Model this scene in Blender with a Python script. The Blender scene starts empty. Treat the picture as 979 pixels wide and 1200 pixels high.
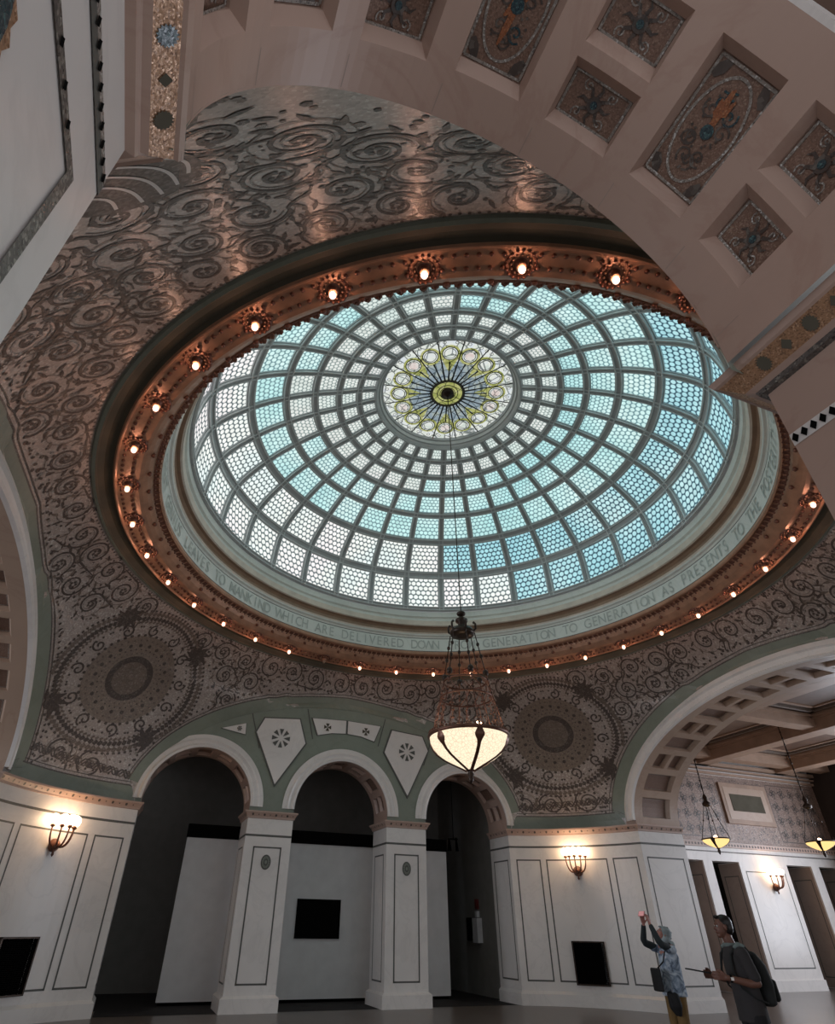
import bpy, bmesh, math, random
from mathutils import Vector, Matrix
from math import sin, cos, pi, radians as R, sqrt, atan2, degrees as D, hypot
random.seed(7)
S = 6.5
H0 = 1.648
col = bpy.context.scene.collection
scene = bpy.context.scene

# ------------------------------------------------------------------ nodes / materials
def newmat(name):
    m = bpy.data.materials.new(name); m.use_nodes = True
    nt = m.node_tree; nt.nodes.clear()
    out = nt.nodes.new('ShaderNodeOutputMaterial')
    return m, nt, out
def lnk(nt, a, b): nt.links.new(a, b)
def mth(nt, op, a, b=None, c=None):
    n = nt.nodes.new('ShaderNodeMath'); n.operation = op
    for i, v in enumerate((a, b, c)):
        if v is None: continue
        if isinstance(v, (int, float)): n.inputs[i].default_value = v
        else: nt.links.new(v, n.inputs[i])
    return n.outputs[0]
def ramp(nt, fac, stops):
    n = nt.nodes.new('ShaderNodeValToRGB')
    el = n.color_ramp.elements
    while len(el) > 1: el.remove(el[-1])
    el[0].position = stops[0][0]; el[0].color = (*stops[0][1], 1)
    for p_, c_ in stops[1:]:
        e = el.new(p_); e.color = (*c_, 1)
    if fac is not None: nt.links.new(fac, n.inputs[0])
    return n.outputs[0]
def coords(nt, scale=1.0, kind='Object'):
    tc = nt.nodes.new('ShaderNodeTexCoord')
    mp = nt.nodes.new('ShaderNodeMapping')
    for i in range(3): mp.inputs['Scale'].default_value[i] = scale
    nt.links.new(tc.outputs[kind], mp.inputs[0])
    return mp.outputs[0]
def noise(nt, vec, scale, detail=4, rough=.55, dist=0):
    n = nt.nodes.new('ShaderNodeTexNoise')
    n.inputs['Scale'].default_value = scale; n.inputs['Detail'].default_value = detail
    n.inputs['Roughness'].default_value = rough; n.inputs['Distortion'].default_value = dist
    nt.links.new(vec, n.inputs['Vector']); return n.outputs[0]
def bsdf(nt, out, rough=.5, metal=0.0, spec=.5):
    b = nt.nodes.new('ShaderNodeBsdfPrincipled')
    b.inputs['Roughness'].default_value = rough; b.inputs['Metallic'].default_value = metal
    b.inputs['Specular IOR Level'].default_value = spec
    nt.links.new(b.outputs[0], out.inputs[0]); return b
def bump(nt, b, h, strength=.3, dist=.01):
    n = nt.nodes.new('ShaderNodeBump'); n.inputs['Strength'].default_value = strength
    n.inputs['Distance'].default_value = dist
    nt.links.new(h, n.inputs['Height']); nt.links.new(n.outputs[0], b.inputs['Normal'])
def c2(c, k): return tuple(min(1, x * k) for x in c)
def plain(name, c, rough=.5, metal=0.0, var=.12, nscale=3, spec=.5, bmp=0, bscale=40):
    m, nt, out = newmat(name); b = bsdf(nt, out, rough, metal, spec)
    v = coords(nt); f = noise(nt, v, nscale)
    cc = ramp(nt, f, [(.3, c2(c, 1 - var)), (.7, c2(c, 1 + var))])
    lnk(nt, cc, b.inputs['Base Color'])
    if bmp: bump(nt, b, noise(nt, v, bscale, 2), bmp)
    return m
def marble(name, c, vein, rough=.3, scale=.8):
    m, nt, out = newmat(name); b = bsdf(nt, out, rough)
    v = coords(nt)
    f = noise(nt, v, scale, 8, .6, 1.6)
    f2 = mth(nt, 'ABSOLUTE', mth(nt, 'SUBTRACT', f, .5))
    g = noise(nt, v, scale * .6, 3)
    base = ramp(nt, g, [(.3, c2(c, .9)), (.7, c2(c, 1.08))])
    vc = ramp(nt, f2, [(.0, vein), (.035, (1, 1, 1))])
    mx = nt.nodes.new('ShaderNodeMixRGB'); mx.blend_type = 'MULTIPLY'; mx.inputs[0].default_value = .15
    lnk(nt, base, mx.inputs[1]); lnk(nt, vc, mx.inputs[2]); lnk(nt, mx.outputs[0], b.inputs['Base Color'])
    return m
def tesserae(name, c, c_b, c_c, rough=.35, metal=.0, scale=55, bmp=.5, spec=.6, coat=0):
    m, nt, out = newmat(name); b = bsdf(nt, out, rough, metal, spec)
    v = coords(nt)
    vo = nt.nodes.new('ShaderNodeTexVoronoi'); vo.inputs['Scale'].default_value = scale
    lnk(nt, v, vo.inputs['Vector'])
    sep = nt.nodes.new('ShaderNodeSeparateColor'); lnk(nt, vo.outputs['Color'], sep.inputs[0])
    big = noise(nt, v, .7, 4)
    s = mth(nt, 'ADD', mth(nt, 'MULTIPLY', sep.outputs[0], .7), mth(nt, 'MULTIPLY', big, .5))
    cc = ramp(nt, s, [(.1, c_b), (.45, c), (.8, c2(c, 1.15)), (1., c_c)])
    lnk(nt, cc, b.inputs['Base Color'])
    rr = mth(nt, 'MULTIPLY_ADD', sep.outputs[1], .3, rough - .1); lnk(nt, rr, b.inputs['Roughness'])
    # every tessera sits at its own small tilt
    bump(nt, b, sep.outputs[2], bmp, .006)
    if coat:   # glassy face of the smalti
        b.inputs['Coat Weight'].default_value = coat; b.inputs['Coat Roughness'].default_value = .36; b.inputs['Coat IOR'].default_value = 1.95
        lnk(nt, b.inputs['Normal'].links[0].from_socket, b.inputs['Coat Normal'])
    return m
def glow(name, c, strength, c_edge=None):
    m, nt, out = newmat(name)
    e = nt.nodes.new('ShaderNodeEmission'); e.inputs[0].default_value = (*c, 1); e.inputs[1].default_value = strength
    lnk(nt, e.outputs[0], out.inputs[0]); return m
M = {}
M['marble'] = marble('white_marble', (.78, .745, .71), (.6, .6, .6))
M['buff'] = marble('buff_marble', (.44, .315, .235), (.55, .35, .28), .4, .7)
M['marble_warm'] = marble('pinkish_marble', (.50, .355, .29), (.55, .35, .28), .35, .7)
M['green'] = marble('green_marble', (.235, .265, .215), (.55, .6, .5), .4, 1.5)
M['green_dark'] = plain('dark_olive_band', (.11, .10, .075), .9, 0, .1, 3, .2)
M['strip'] = tesserae('dark_mosaic_strip', (.10, .085, .075), (.02, .02, .025), (.35, .33, .28), .35, .0, 110)
M['strip_lt'] = tesserae('glittering_mosaic_strip', (.28, .25, .22), (.05, .04, .04), (.7, .7, .68), .25, .0, 120)
M['gold'] = tesserae('gold_mosaic', (.36, .20, .11), (.13, .07, .04), (.75, .52, .36), .35, .3, 150)
M['tan_fine'] = tesserae('brown_panel_mosaic', (.21, .125, .09), (.11, .065, .045), (.34, .24, .18), .42, .1, 140, .3)
M['mosaic'] = tesserae('mosaic_ground', (.36, .30, .265), (.21, .165, .14), (.62, .60, .56), .45, .12, 34, .5, .5, 1.0)
M['mosaic_wing'] = tesserae('brown_mosaic_ground', (.24, .165, .13), (.14, .09, .07), (.42, .34, .29), .40, .1, 34, .2)
M['scroll'] = tesserae('dark_scroll_mosaic', (.070, .052, .043), (.035, .026, .022), (.17, .15, .13), .45, .0, 34, .25, .4, .3)
M['scroll_mid'] = tesserae('brown_leaf_mosaic', (.15, .115, .09), (.08, .06, .05), (.26, .22, .2), .45, .0, 34, .25, .4, .4)
M['tan'] = tesserae('tan_medallion_mosaic', (.20, .15, .115), (.11, .08, .06), (.34, .28, .21), .42, .15, 38, .25, .5, .8)
M['copper'] = plain('copper_leaf', (.50, .27, .17), .42, .25, .18, 4, .5, .25, 30)
M['copper_dk'] = plain('dark_copper', (.22, .10, .07), .4, .5, .2, 9)
M['frieze'] = marble('pale_frieze_marble', (.84, .88, .82), (.5, .55, .5), .4, 1.2)
M['letter'] = plain('grey_inlay_letters', (.52, .56, .52), .35)
M['line'] = plain('dark_line', (.10, .10, .09), .5)
M['cream'] = plain('cream_plaster', (.78, .71, .60), .5)
M['brownmould'] = plain('brown_moulding', (.40, .28, .19), .45, .1)
M['dframe'] = plain('grey_iron_dome_frame', (.50, .53, .54), .5, 0, .08, 2)
M['dframe_hi'] = plain('pale_frame_beading', (.72, .76, .76), .45, 0)
M['bronze'] = plain('dark_bronze', (.045, .03, .022), .35, .6, .3, 8)
M['bronze_warm'] = plain('warm_bronze', (.16, .07, .045), .35, .5, .3, 8)
M['floor'] = marble('dark_stone_floor', (.14, .115, .10), (.5, .5, .5), .28, 1.0)
M['black'] = plain('black_grille_paint', (.004, .004, .004), .9, 0, .1, 3, .05)
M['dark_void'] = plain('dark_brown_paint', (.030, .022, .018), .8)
M['partition'] = plain('pale_grey_partition', (.74, .75, .76), .7, 0, .05)
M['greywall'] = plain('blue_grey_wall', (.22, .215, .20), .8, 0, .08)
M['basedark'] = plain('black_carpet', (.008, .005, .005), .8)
M['wood'] = plain('brown_painted_coffers', (.13, .075, .05), .5, 0, .2)
M['wood_lt'] = plain('buff_painted_beam', (.36, .24, .17), .5, 0, .12)
M['brownstone'] = marble('brown_marble_reveal', (.40, .31, .26), (.5, .45, .4), .4, 1.)
M['blue'] = tesserae('blue_mosaic', (.03, .06, .07), (.01, .015, .03), (.1, .2, .2), .25, 0, 130)
M['orange'] = tesserae('orange_mosaic', (.30, .11, .05), (.15, .06, .03), (.5, .25, .12), .3, .1, 130)
m, nt, out = newmat('glowing_bulb')
e = nt.nodes.new('ShaderNodeEmission'); e.inputs[0].default_value = (1, .60, .44, 1); e.inputs[1].default_value = 1.5
tr = nt.nodes.new('ShaderNodeBsdfTransparent'); ad = nt.nodes.new('ShaderNodeAddShader'); lnk(nt, e.outputs[0], ad.inputs[0]); lnk(nt, tr.outputs[0], ad.inputs[1]); lnk(nt, ad.outputs[0], out.inputs[0]); M['bulb'] = m
M['bulb_off'] = plain('unlit_bulb', (.3, .2, .15), .3)
M['globe'] = glow('glowing_globe', (1, .66, .40), 16)
M['whiteplastic'] = plain('white_plastic', (.6, .6, .62), .4)
M['red'] = plain('dull_red_plastic', (.16, .02, .02), .5)

# ------------------------------------------------------------------ mesh collecting
class MB:
    def __init__(s): s.v = []; s.f = []; s.m = []; s.sm = []; s.uv = {}
    def add(s, vs, fs, mi=0, smooth=False):
        o = len(s.v); s.v.extend([tuple(v) for v in vs])
        for f in fs: s.f.append(tuple(i + o for i in f)); s.m.append(mi); s.sm.append(smooth)
    def quad(s, a, b, c, d, mi=0, uv=None):
        s.add([a, b, c, d], [(0, 1, 2, 3)], mi)
        if uv: s.uv[len(s.f) - 1] = uv
    def box(s, x0, x1, y0, y1, z0, z1, mi=0, mat=None):
        vs = [Vector((x, y, z)) for x in (x0, x1) for y in (y0, y1) for z in (z0, z1)]
        if mat: vs = [mat @ v for v in vs]
        s.add(vs, [(0, 1, 3, 2), (4, 6, 7, 5), (0, 4, 5, 1), (2, 3, 7, 6), (0, 2, 6, 4), (1, 5, 7, 3)], mi)
    def tube(s, pts, r, mi=0, n=8, cap=True):
        pts = [Vector(p) for p in pts]; rs = r if isinstance(r, (list, tuple)) else [r] * len(pts)
        vs = []; up = None
        for i, p in enumerate(pts):
            t = (pts[min(i + 1, len(pts) - 1)] - pts[max(i - 1, 0)]).normalized()
            if up is None: up = Vector((0, 0, 1)) if abs(t.z) < .9 else Vector((1, 0, 0))
            a = t.cross(up).normalized(); up = a.cross(t).normalized()
            for k in range(n):
                th = 2 * pi * k / n; vs.append(p + (a * cos(th) + up * sin(th)) * rs[i])
        fs = [(i * n + k, i * n + (k + 1) % n, (i + 1) * n + (k + 1) % n, (i + 1) * n + k) for i in range(len(pts) - 1) for k in range(n)]
        if cap: fs += [tuple(range(n)), tuple(range((len(pts) - 1) * n, len(pts) * n))]
        s.add(vs, fs, mi, True)
    def lathe(s, prof, c=(0, 0, 0), mi=0, n=24, mat=None, a0=0, a1=2 * pi, smooth=True):
        full = abs(a1 - a0 - 2 * pi) < 1e-6; nn = n if full else n + 1; vs = []
        for r, z in prof:
            for k in range(nn):
                th = a0 + (a1 - a0) * k / n; v = Vector((r * cos(th), r * sin(th), z))
                if mat: v = mat @ v
                vs.append(v + Vector(c))
        fs = [(i * nn + k, i * nn + (k + 1) % nn, (i + 1) * nn + (k + 1) % nn, (i + 1) * nn + k) for i in range(len(prof) - 1) for k in range(n)]
        s.add(vs, fs, mi, smooth)
    def ball(s, c, r, mi=0, n=10, sz=1.0):
        k = max(5, n // 2 + 1)
        s.lathe([(r * sin(pi * i / k) + 1e-5, -r * sz * cos(pi * i / k)) for i in range(k + 1)], c, mi, n)
    def build(s, name, mats, parent=None):
        me = bpy.data.meshes.new(name); me.from_pydata(s.v, [], s.f)
        if not isinstance(mats, (list, tuple)): mats = [mats]
        for m in mats: me.materials.append(m)
        me.polygons.foreach_set('material_index', s.m); me.polygons.foreach_set('use_smooth', s.sm)
        if s.uv:
            ul = me.uv_layers.new(name='UVMap')
            for fi, uvs in s.uv.items():
                pl = me.polygons[fi]
                for li, uv in zip(pl.loop_indices, uvs): ul.data[li].uv = uv
        me.update(); o = bpy.data.objects.new(name, me); col.objects.link(o)
        if parent: o.parent = parent
        return o
def tag(o, label=None, cat=None, group=None, kind=None):
    if label: o['label'] = label
    if cat: o['category'] = cat
    if group: o['group'] = group
    if kind: o['kind'] = kind
    return o
def empty(name, loc=(0, 0, 0), rz=0):
    o = bpy.data.objects.new(name, None); col.objects.link(o); o.location = loc; o.rotation_euler = (0, 0, rz)
    o.empty_display_size = .2; return o
def struct(o): o['kind'] = 'structure'; return o
def copy_tree(o, parent=None):
    c = o.copy(); col.objects.link(c)
    if parent: c.parent = parent
    for ch in list(o.children): copy_tree(ch, c)
    return c

# ribbon drawn on any surface map F(a,b,h)->Vector ; (a,b) in metres
def ribbon(mb, F, pts, w, mi=0, h=.012):
    n = len(pts)
    if n < 2: return
    ws = w if isinstance(w, (list, tuple)) else [w] * n
    vs = []
    for i, (a, b) in enumerate(pts):
        pa, pb = pts[max(i - 1, 0)], pts[min(i + 1, n - 1)]
        tx, ty = pb[0] - pa[0], pb[1] - pa[1]; l = hypot(tx, ty) or 1
        nx, ny = -ty / l * ws[i] / 2, tx / l * ws[i] / 2
        vs += [F(a + nx, b + ny, h), F(a - nx, b - ny, h)]
    mb.add(vs, [(2 * i, 2 * i + 1, 2 * i + 3, 2 * i + 2) for i in range(n - 1)], mi)
def disc(mb, F, a, b, r, mi=0, n=8, h=.012, ry=None, rot=0):
    ry = ry or r
    vs = [F(a, b, h)]
    for k in range(n):
        x, y = r * cos(2 * pi * k / n), ry * sin(2 * pi * k / n)
        vs.append(F(a + x * cos(rot) - y * sin(rot), b + x * sin(rot) + y * cos(rot), h))
    mb.add(vs, [(0, 1 + k, 1 + (k + 1) % n) for k in range(n)], mi)
def spiral(cx_, cy_, r0, a0, turns, hand=1, n=26, r1=.12):
    return [(cx_ + r0 * (1 - (1 - r1) * i / n) * cos(a0 + hand * 2 * pi * turns * i / n),
             cy_ + r0 * (1 - (1 - r1) * i / n) * sin(a0 + hand * 2 * pi * turns * i / n)) for i in range(n + 1)]

# ------------------------------------------------------------------ camera
cam = bpy.data.cameras.new('camera'); co = bpy.data.objects.new('camera', cam); col.objects.link(co)
f_, pit, rol, yaw = 667.156, .607913, .0155450, .360964
F_ = Vector((sin(yaw) * cos(pit), cos(yaw) * cos(pit), sin(pit)))
R_ = Vector((cos(yaw), -sin(yaw), 0)); U_ = R_.cross(F_)
R2 = R_ * cos(rol) + U_ * sin(rol); U2 = -R_ * sin(rol) + U_ * cos(rol)
mt = Matrix((R2, U2, -F_)).transposed().to_4x4(); mt.translation = Vector((-4.881, -9.036, H0))
co.matrix_world = mt
cam.sensor_fit = 'HORIZONTAL'; cam.sensor_width = 36; cam.lens = f_ / 979 * 36
cam.shift_x = .0296; cam.shift_y = .0207; cam.clip_start = .02
scene.camera = co
def project(x, y, z):
    d = Vector((x, y, z)) - mt.translation; w = d.dot(F_)
    return (460.5 + f_ * d.dot(R2) / w, 620.3 - f_ * d.dot(U2) / w, w)

# ------------------------------------------------------------------ key dimensions (metres)
ZC = 4.05          # top of the impost cornice
YF, YN, XS = 7.50, -7.86, 7.8
def zr(k): return k * S + H0
RING_R, RING_Z = 1.09 * S, zr(.972)
AR = 1.33          # radius of the small arches
# ------------------------------------------------------------------ floor
mb = MB(); mb.quad((-24, -9.6, 0), (24, -9.6, 0), (24, 13, 0), (-24, 13, 0)); struct(mb.build('floor', M['floor']))

# ------------------------------------------------------------------ vault boundary
def pier_arc(p0, p1, sag, n=16):
    p0 = Vector(p0); p1 = Vector(p1); mid = (p0 + p1) / 2; d = (p1 - p0); c = d.length
    nrm = Vector((-d.y, d.x)).normalized()
    if nrm.dot(mid) < 0: nrm = -nrm
    r = c * c / 8 / sag + sag / 2; cen = mid + nrm * (sag - r)
    a0 = atan2(p0.y - cen.y, p0.x - cen.x); a1 = atan2(p1.y - cen.y, p1.x - cen.x)
    if a1 - a0 > pi: a1 -= 2 * pi
    if a1 - a0 < -pi: a1 += 2 * pi
    return [cen + Vector((cos(a0 + (a1 - a0) * i / n), sin(a0 + (a1 - a0) * i / n))) * r for i in range(n + 1)]
def boundary_pts():
    P = []
    def ell(fix, axis, a, b, z0, lo, hi, n=90):
        out = []
        for i in range(n + 1):
            t = pi - pi * i / n; u = a * cos(t); z = z0 + b * sin(t)
            u = u if hi > lo else -u
            out.append(Vector((u, fix, z)) if axis == 'x' else Vector((fix, u, z)))
        return out
    # go counter-clockwise starting at right side
    P += ell(XS, 'y', 5.4, 2.82, ZC, -1, 1)                       # right arch, y -5.4..5.4
    P += [Vector((q.x, q.y, ZC)) for q in pier_arc((XS, 5.4), (5.3, YF), .38)][1:-1]
    P += ell(YF, 'x', 5.3, 2.90, ZC, 1, -1)                       # far, x 5.3..-5.3
    P += [Vector((q.x, q.y, ZC)) for q in pier_arc((-5.3, YF), (-XS, 5.4), .38)][1:-1]
    P += ell(-XS, 'y', 5.4, 2.82, ZC, 1, -1)
    P += [Vector((q.x, q.y, ZC)) for q in pier_arc((-XS, -5.4), (-5.55, YN), .38)][1:-1]
    P += ell(YN, 'x', 5.55, 2.95, ZC, -1, 1)
    P += [Vector((q.x, q.y, ZC)) for q in pier_arc((5.55, YN), (XS, -5.4), .38)][1:-1]
    return P
BP = boundary_pts()
NB = len(BP)
BA = [atan2(p.y, p.x) for p in BP]
KC = .4
def b_at(a):
    """boundary point of the vault at azimuth a"""
    for i in range(NB):
        a0, a1 = BA[i], BA[(i + 1) % NB]; d = (a1 - a0 + pi) % (2 * pi) - pi
        e = (a - a0 + pi) % (2 * pi) - pi
        if d > 0 and -1e-9 <= e <= d + 1e-9: return BP[i].lerp(BP[(i + 1) % NB], min(max(e / d, 0), 1))
    return BP[min(range(NB), key=lambda i: abs((a - BA[i] + pi) % (2 * pi) - pi))]
# arches seen from the centre: (centre azimuth, plane distance, half width, rise)
ARCHES = [(0, XS, 5.4, 2.82), (pi / 2, YF, 5.3, 2.90), (pi, XS, 5.4, 2.82), (-pi / 2, -YN, 5.55, 2.95)]
def arch_edge(k, z):
    """half width (as azimuth) and radius of arch k at height z"""
    _, d, a, b = ARCHES[k % 4]
    q = (z - ZC) / b
    x = a * sqrt(max(0, 1 - q * q)) if q < 1 else 0
    r = hypot(x, d)
    if q > 1:      # above the crown the wall eases over to the ring
        u = (z - ZC - b) / (RING_Z - ZC - b); r = d + (RING_R - d) * (.12 * u + .88 * (1 - cos(pi * u / 2)))
    return atan2(x, d), r
PMID = []
for k in range(4):
    best = min(BP, key=lambda p: abs((atan2(p.y, p.x) - (pi / 4 + k * pi / 2) + pi) % (2 * pi) - pi) + (0 if abs(p.z - ZC) < .01 else 9))
    PMID.append(hypot(best.x, best.y))
def vr(a, z):
    """plan radius of the vault at azimuth a, height z"""
    k = int(math.floor(a / (pi / 2))) % 4          # pier sector k lies between arch k and arch k+1
    al = a - math.floor(a / (pi / 2)) * (pi / 2)
    e0, r0 = arch_edge(k, z); e1, r1 = arch_edge(k + 1, z); e1 = pi / 2 - e1
    u = min(max((al - e0) / (e1 - e0), 0), 1)
    h = (z - ZC) / (RING_Z - ZC); lo, hi = 0, 1
    for _ in range(22):     # height fraction -> parameter of the meridian profile
        m_ = (lo + hi) / 2
        if (1 - KC) * m_ + KC * sin(pi * m_ / 2) < h: lo = m_
        else: hi = m_
    rm = PMID[k] - (PMID[k] - RING_R) * ((1 - KC) * lo + KC * (1 - cos(pi * lo / 2)))
    w = 4 * u * (1 - u)
    return r0 * (1 - u) + r1 * u + (rm - (r0 + r1) / 2) * w
NS = 22
def meridian(a):
    zb = b_at(a).z; Z = [RING_Z + (zb - RING_Z) * j / NS for j in range(NS + 1)]; Rr = [vr(a, z) for z in Z]
    A = [0]
    for j in range(NS): A.append(A[-1] + hypot(Rr[j + 1] - Rr[j], Z[j + 1] - Z[j]))
    return Z, Rr, A
TN = 1440
TAB = [meridian(2 * pi * k / TN - pi) for k in range(TN)]
def vlen(a): return TAB[int(round((a + pi) / (2 * pi) * TN)) % TN][2][-1]
def mer_at(Mr, s_):
    Z, Rr, A = Mr
    s_ = max(s_, 0); j = 0
    while j < NS - 1 and A[j + 1] < s_: j += 1
    u = (s_ - A[j]) / max(A[j + 1] - A[j], 1e-6); u = min(u, 3)
    z = Z[j] + (Z[j + 1] - Z[j]) * u; r = Rr[j] + (Rr[j + 1] - Rr[j]) * u
    dz, dr = Z[j] - Z[j + 1], Rr[j] - Rr[j + 1]; l = hypot(dz, dr) or 1
    return r, z, -dz / l, dr / l
def VS(a, s, h=0):
    """vault surface: azimuth a, distance s down from the ring, lift h towards the room"""
    x = (a + pi) / (2 * pi) * TN; i = int(math.floor(x)) % TN; fr = x - math.floor(x)
    p, q = mer_at(TAB[i], s), mer_at(TAB[(i + 1) % TN], s)
    r, z, nr, nz = [p[k] * (1 - fr) + q[k] * fr for k in range(4)]
    r += nr * h; z -= abs(nz) * h
    return Vector((r * cos(a), r * sin(a), z))
# vault surface
mb = MB()
angs = sorted([2 * pi * k / 720 - pi for k in range(720)] + BA); cl = []
for a in angs:
    if not cl or a - cl[-1] > 1e-4: cl.append(a)
rows = []
for a in cl:
    Z, Rr, A = meridian(a); rows.append([(Rr[j] * cos(a), Rr[j] * sin(a), Z[j]) for j in range(NS + 1)])
n_r = len(rows)
vv = [p for r_ in rows for p in r_]
mb.add(vv, [(i * (NS + 1) + j, ((i + 1) % n_r) * (NS + 1) + j, ((i + 1) % n_r) * (NS + 1) + j + 1, i * (NS + 1) + j + 1) for i in range(n_r) for j in range(NS)], 0, True)
vault = struct(mb.build('ceiling', [M['mosaic']]))
# boundary in flat coordinates, for the green border
BW = .34
BCELL = {}
for i in range(NB):
    a0, a1 = BA[i], BA[(i + 1) % NB]; d = (a1 - a0 + pi) % (2 * pi) - pi
    for q in range(3):
        p = BP[i].lerp(BP[(i + 1) % NB], q / 3); BCELL.setdefault(int(D(atan2(p.y, p.x)) // 6) % 60, []).append(p)
def edge_dist(P_):
    c = int(D(atan2(P_.y, P_.x)) // 6); best = 9
    for k in (c - 1, c, c + 1):
        for p in BCELL.get(k % 60, ()):
            dd = (p - P_).length
            if dd < best: best = dd
    return best
# green border band: follows the edge at constant width
mb = MB()
strip = []
for i in range(NB):
    p = BP[i]; a = BA[i]; t = (BP[(i + 1) % NB] - BP[i - 1]).normalized()
    sect = (pi / 4) + math.floor(a / (pi / 2)) * (pi / 2)      # look slightly inside the surface
    ai = a + (sect - a) * .06; zi = p.z + .22; E_ = .02
    X_ = lambda aa, zz: Vector((vr(aa, zz) * cos(aa), vr(aa, zz) * sin(aa), zz))
    nrm = (X_(ai + E_, zi) - X_(ai - E_, zi)).cross(X_(ai, zi + .05) - X_(ai, zi - .05)).normalized()
    if nrm.dot(Vector((cos(a), sin(a), 0))) > 0: nrm = -nrm
    inw = nrm.cross(t).normalized()
    if inw.z < 0 and abs(inw.z) > .3 or (abs(inw.z) <= .3 and inw.dot(Vector((-cos(a), -sin(a), .6))) < 0): inw = -inw
    strip.append((p, inw, nrm))
def on_vault(P_, h):
    a = atan2(P_.y, P_.x); z = min(max(P_.z, ZC), RING_Z); r = vr(a, z)
    return Vector(((r - h) * cos(a), (r - h) * sin(a), z))
for w0, w1, mi in ((0, BW, 0), (BW, BW + .03, 1), (BW + .08, BW + .10, 1)):
    pts = []
    for p, inw, nrm in strip:
        kw = .2 if p.y < YN + .02 else 1
        pts.append([on_vault(p + inw * kw * (w0 + (w1 - w0) * q / 2), .014) for q in range(3)])
    for i in range(NB):
        A, B = pts[i], pts[(i + 1) % NB]
        if (A[0] - B[0]).length > 1.6 or (A[2] - B[2]).length > (A[0] - B[0]).length * 2.5 + .12: continue
        if any(abs(v_.x) < 5.22 and v_.z < 4.35 for v_ in A + B): continue
        for q in range(2): mb.quad(A[q], B[q], B[q + 1], A[q + 1], mi)
mb.build('green_border', [M['green'], M['strip']], vault)

# scroll ornament of the vault
mb = MB()
RM = 7.9
def FV(x, y, h): return VS(atan2(sin(x / RM), cos(x / RM)), y, .002 + h * .3)
def inside(x, y, m=.12):
    if y < m: return False
    a = atan2(sin(x / RM), cos(x / RM))
    if y > vlen(a) - .2: return False
    return edge_dist(VS(a, y)) > BW + .06 + m
def clip_ribbon(pts, w, mi):
    cur = []; cw = []
    ws = w if isinstance(w, list) else [w] * len(pts)
    for q, w_ in zip(pts + [None], ws + [0]):
        if q is not None and inside(q[0], q[1], .03): cur.append(q); cw.append(w_)
        else:
            if len(cur) > 1: ribbon(mb, FV, cur, cw, mi)
            cur = []; cw = []
def rdisc(mb, F, a, b, r, mi, n, h):
    """round patch in rings so that it follows a curved surface"""
    k = max(1, int(r / .14))
    for j in range(k):
        r0, r1 = r * j / k, r * (j + 1) / k
        for q in range(n):
            t0, t1 = 2 * pi * q / n, 2 * pi * (q + 1) / n
            P_ = [F(a + r_ * cos(t), b + r_ * sin(t), h) for r_, t in ((r0, t0), (r1, t0), (r1, t1), (r0, t1))]
            if j == 0: mb.add([P_[0], P_[1], P_[2]], [(0, 1, 2)], mi)
            else: mb.add(P_, [(0, 1, 2, 3)], mi)
MED = [(R(a_) * RM) for a_ in (43.9, 136.1, -46.4)]
MY = 1.98
def near_med(x, y, k=1.16):
    for mx in MED:
        dx = abs((x - mx + pi * RM) % (2 * pi * RM) - pi * RM); dy = abs(y - MY)
        if (dx / 2.0) ** 1.5 + (dy / 1.85) ** 1.5 < k: return True
    return False
for mx in MED:
    rdisc(mb, FV, mx, MY, 1.12, 2, 36, .010)
    rdisc(mb, FV, mx, MY, .57, 0, 28, .020)
    rdisc(mb, FV, mx, MY, .42, 1, 24, .028)
    for rr, nn, rd, mi in ((.65, 34, .025, 1), (.75, 36, .022, 0), (.86, 22, .050, 0), (1.0, 40, .03, 1), (1.14, 44, .04, 0)):
        for k in range(nn): disc(mb, FV, mx + rr * cos(2 * pi * k / nn), MY + rr * sin(2 * pi * k / nn), rd, mi, 6, .024)
    for k in range(96):
        t = 2 * pi * k / 96; e = .95
        u = (abs(cos(t)) ** e) * (1 if cos(t) > 0 else -1); v_ = (abs(sin(t)) ** e) * (1 if sin(t) > 0 else -1); u, v_ = (u - v_) * .7071 * 1.05, (u + v_) * .7071 * 1.05
        for r0, r1, w, mi in ((1.48, 1.60, .05, 1), (1.56, 1.72, .085, 0), (1.70, 1.86, .09, 1), (1.84, 1.90, .05, 0)):
            q0 = (mx + u * r0, MY + v_ * r0 * .93); q1 = (mx + u * r1 + .09 * sin(t), MY + v_ * r1 * .93 - .09 * cos(t))
            if inside(*q0, .02) and inside(*q1, .02): ribbon(mb, FV, [q0, q1], w, mi, .014)
    for k in range(4):
        t = pi / 2 * k + pi / 4; cx_, cy_ = mx + 1.78 * cos(t), MY + 1.66 * sin(t)
        rdisc(mb, FV, cx_, cy_, .15, 0, 10, .018)
        for q in range(9):
            aa = 2 * pi * q / 9; ex, ey = cx_ + .36 * cos(aa), cy_ + .36 * sin(aa)
            if inside(ex, ey, 0): ribbon(mb, FV, [(cx_, cy_), (cx_ + .2 * cos(aa + .2), cy_ + .2 * sin(aa + .2)), (ex, ey)], [.10, .13, .02], 0, .018)
    for k in range(12):
        t = pi / 6 * k + pi / 12
        sx, sy = mx + 1.33 * cos(t), MY + 1.26 * sin(t)
        clip_ribbon(spiral(sx, sy, .17, t, 1.3, 1 if k % 2 else -1, 16), [.045] * 17, 0)
        for q in range(5):
            aa = t + .12 * (q - 2)
            disc(mb, FV, mx + 1.46 * cos(aa), MY + 1.36 * sin(aa), .03, 0, 5)
circ_m = 2 * pi * RM
y = .42; r_i = 0
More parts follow.
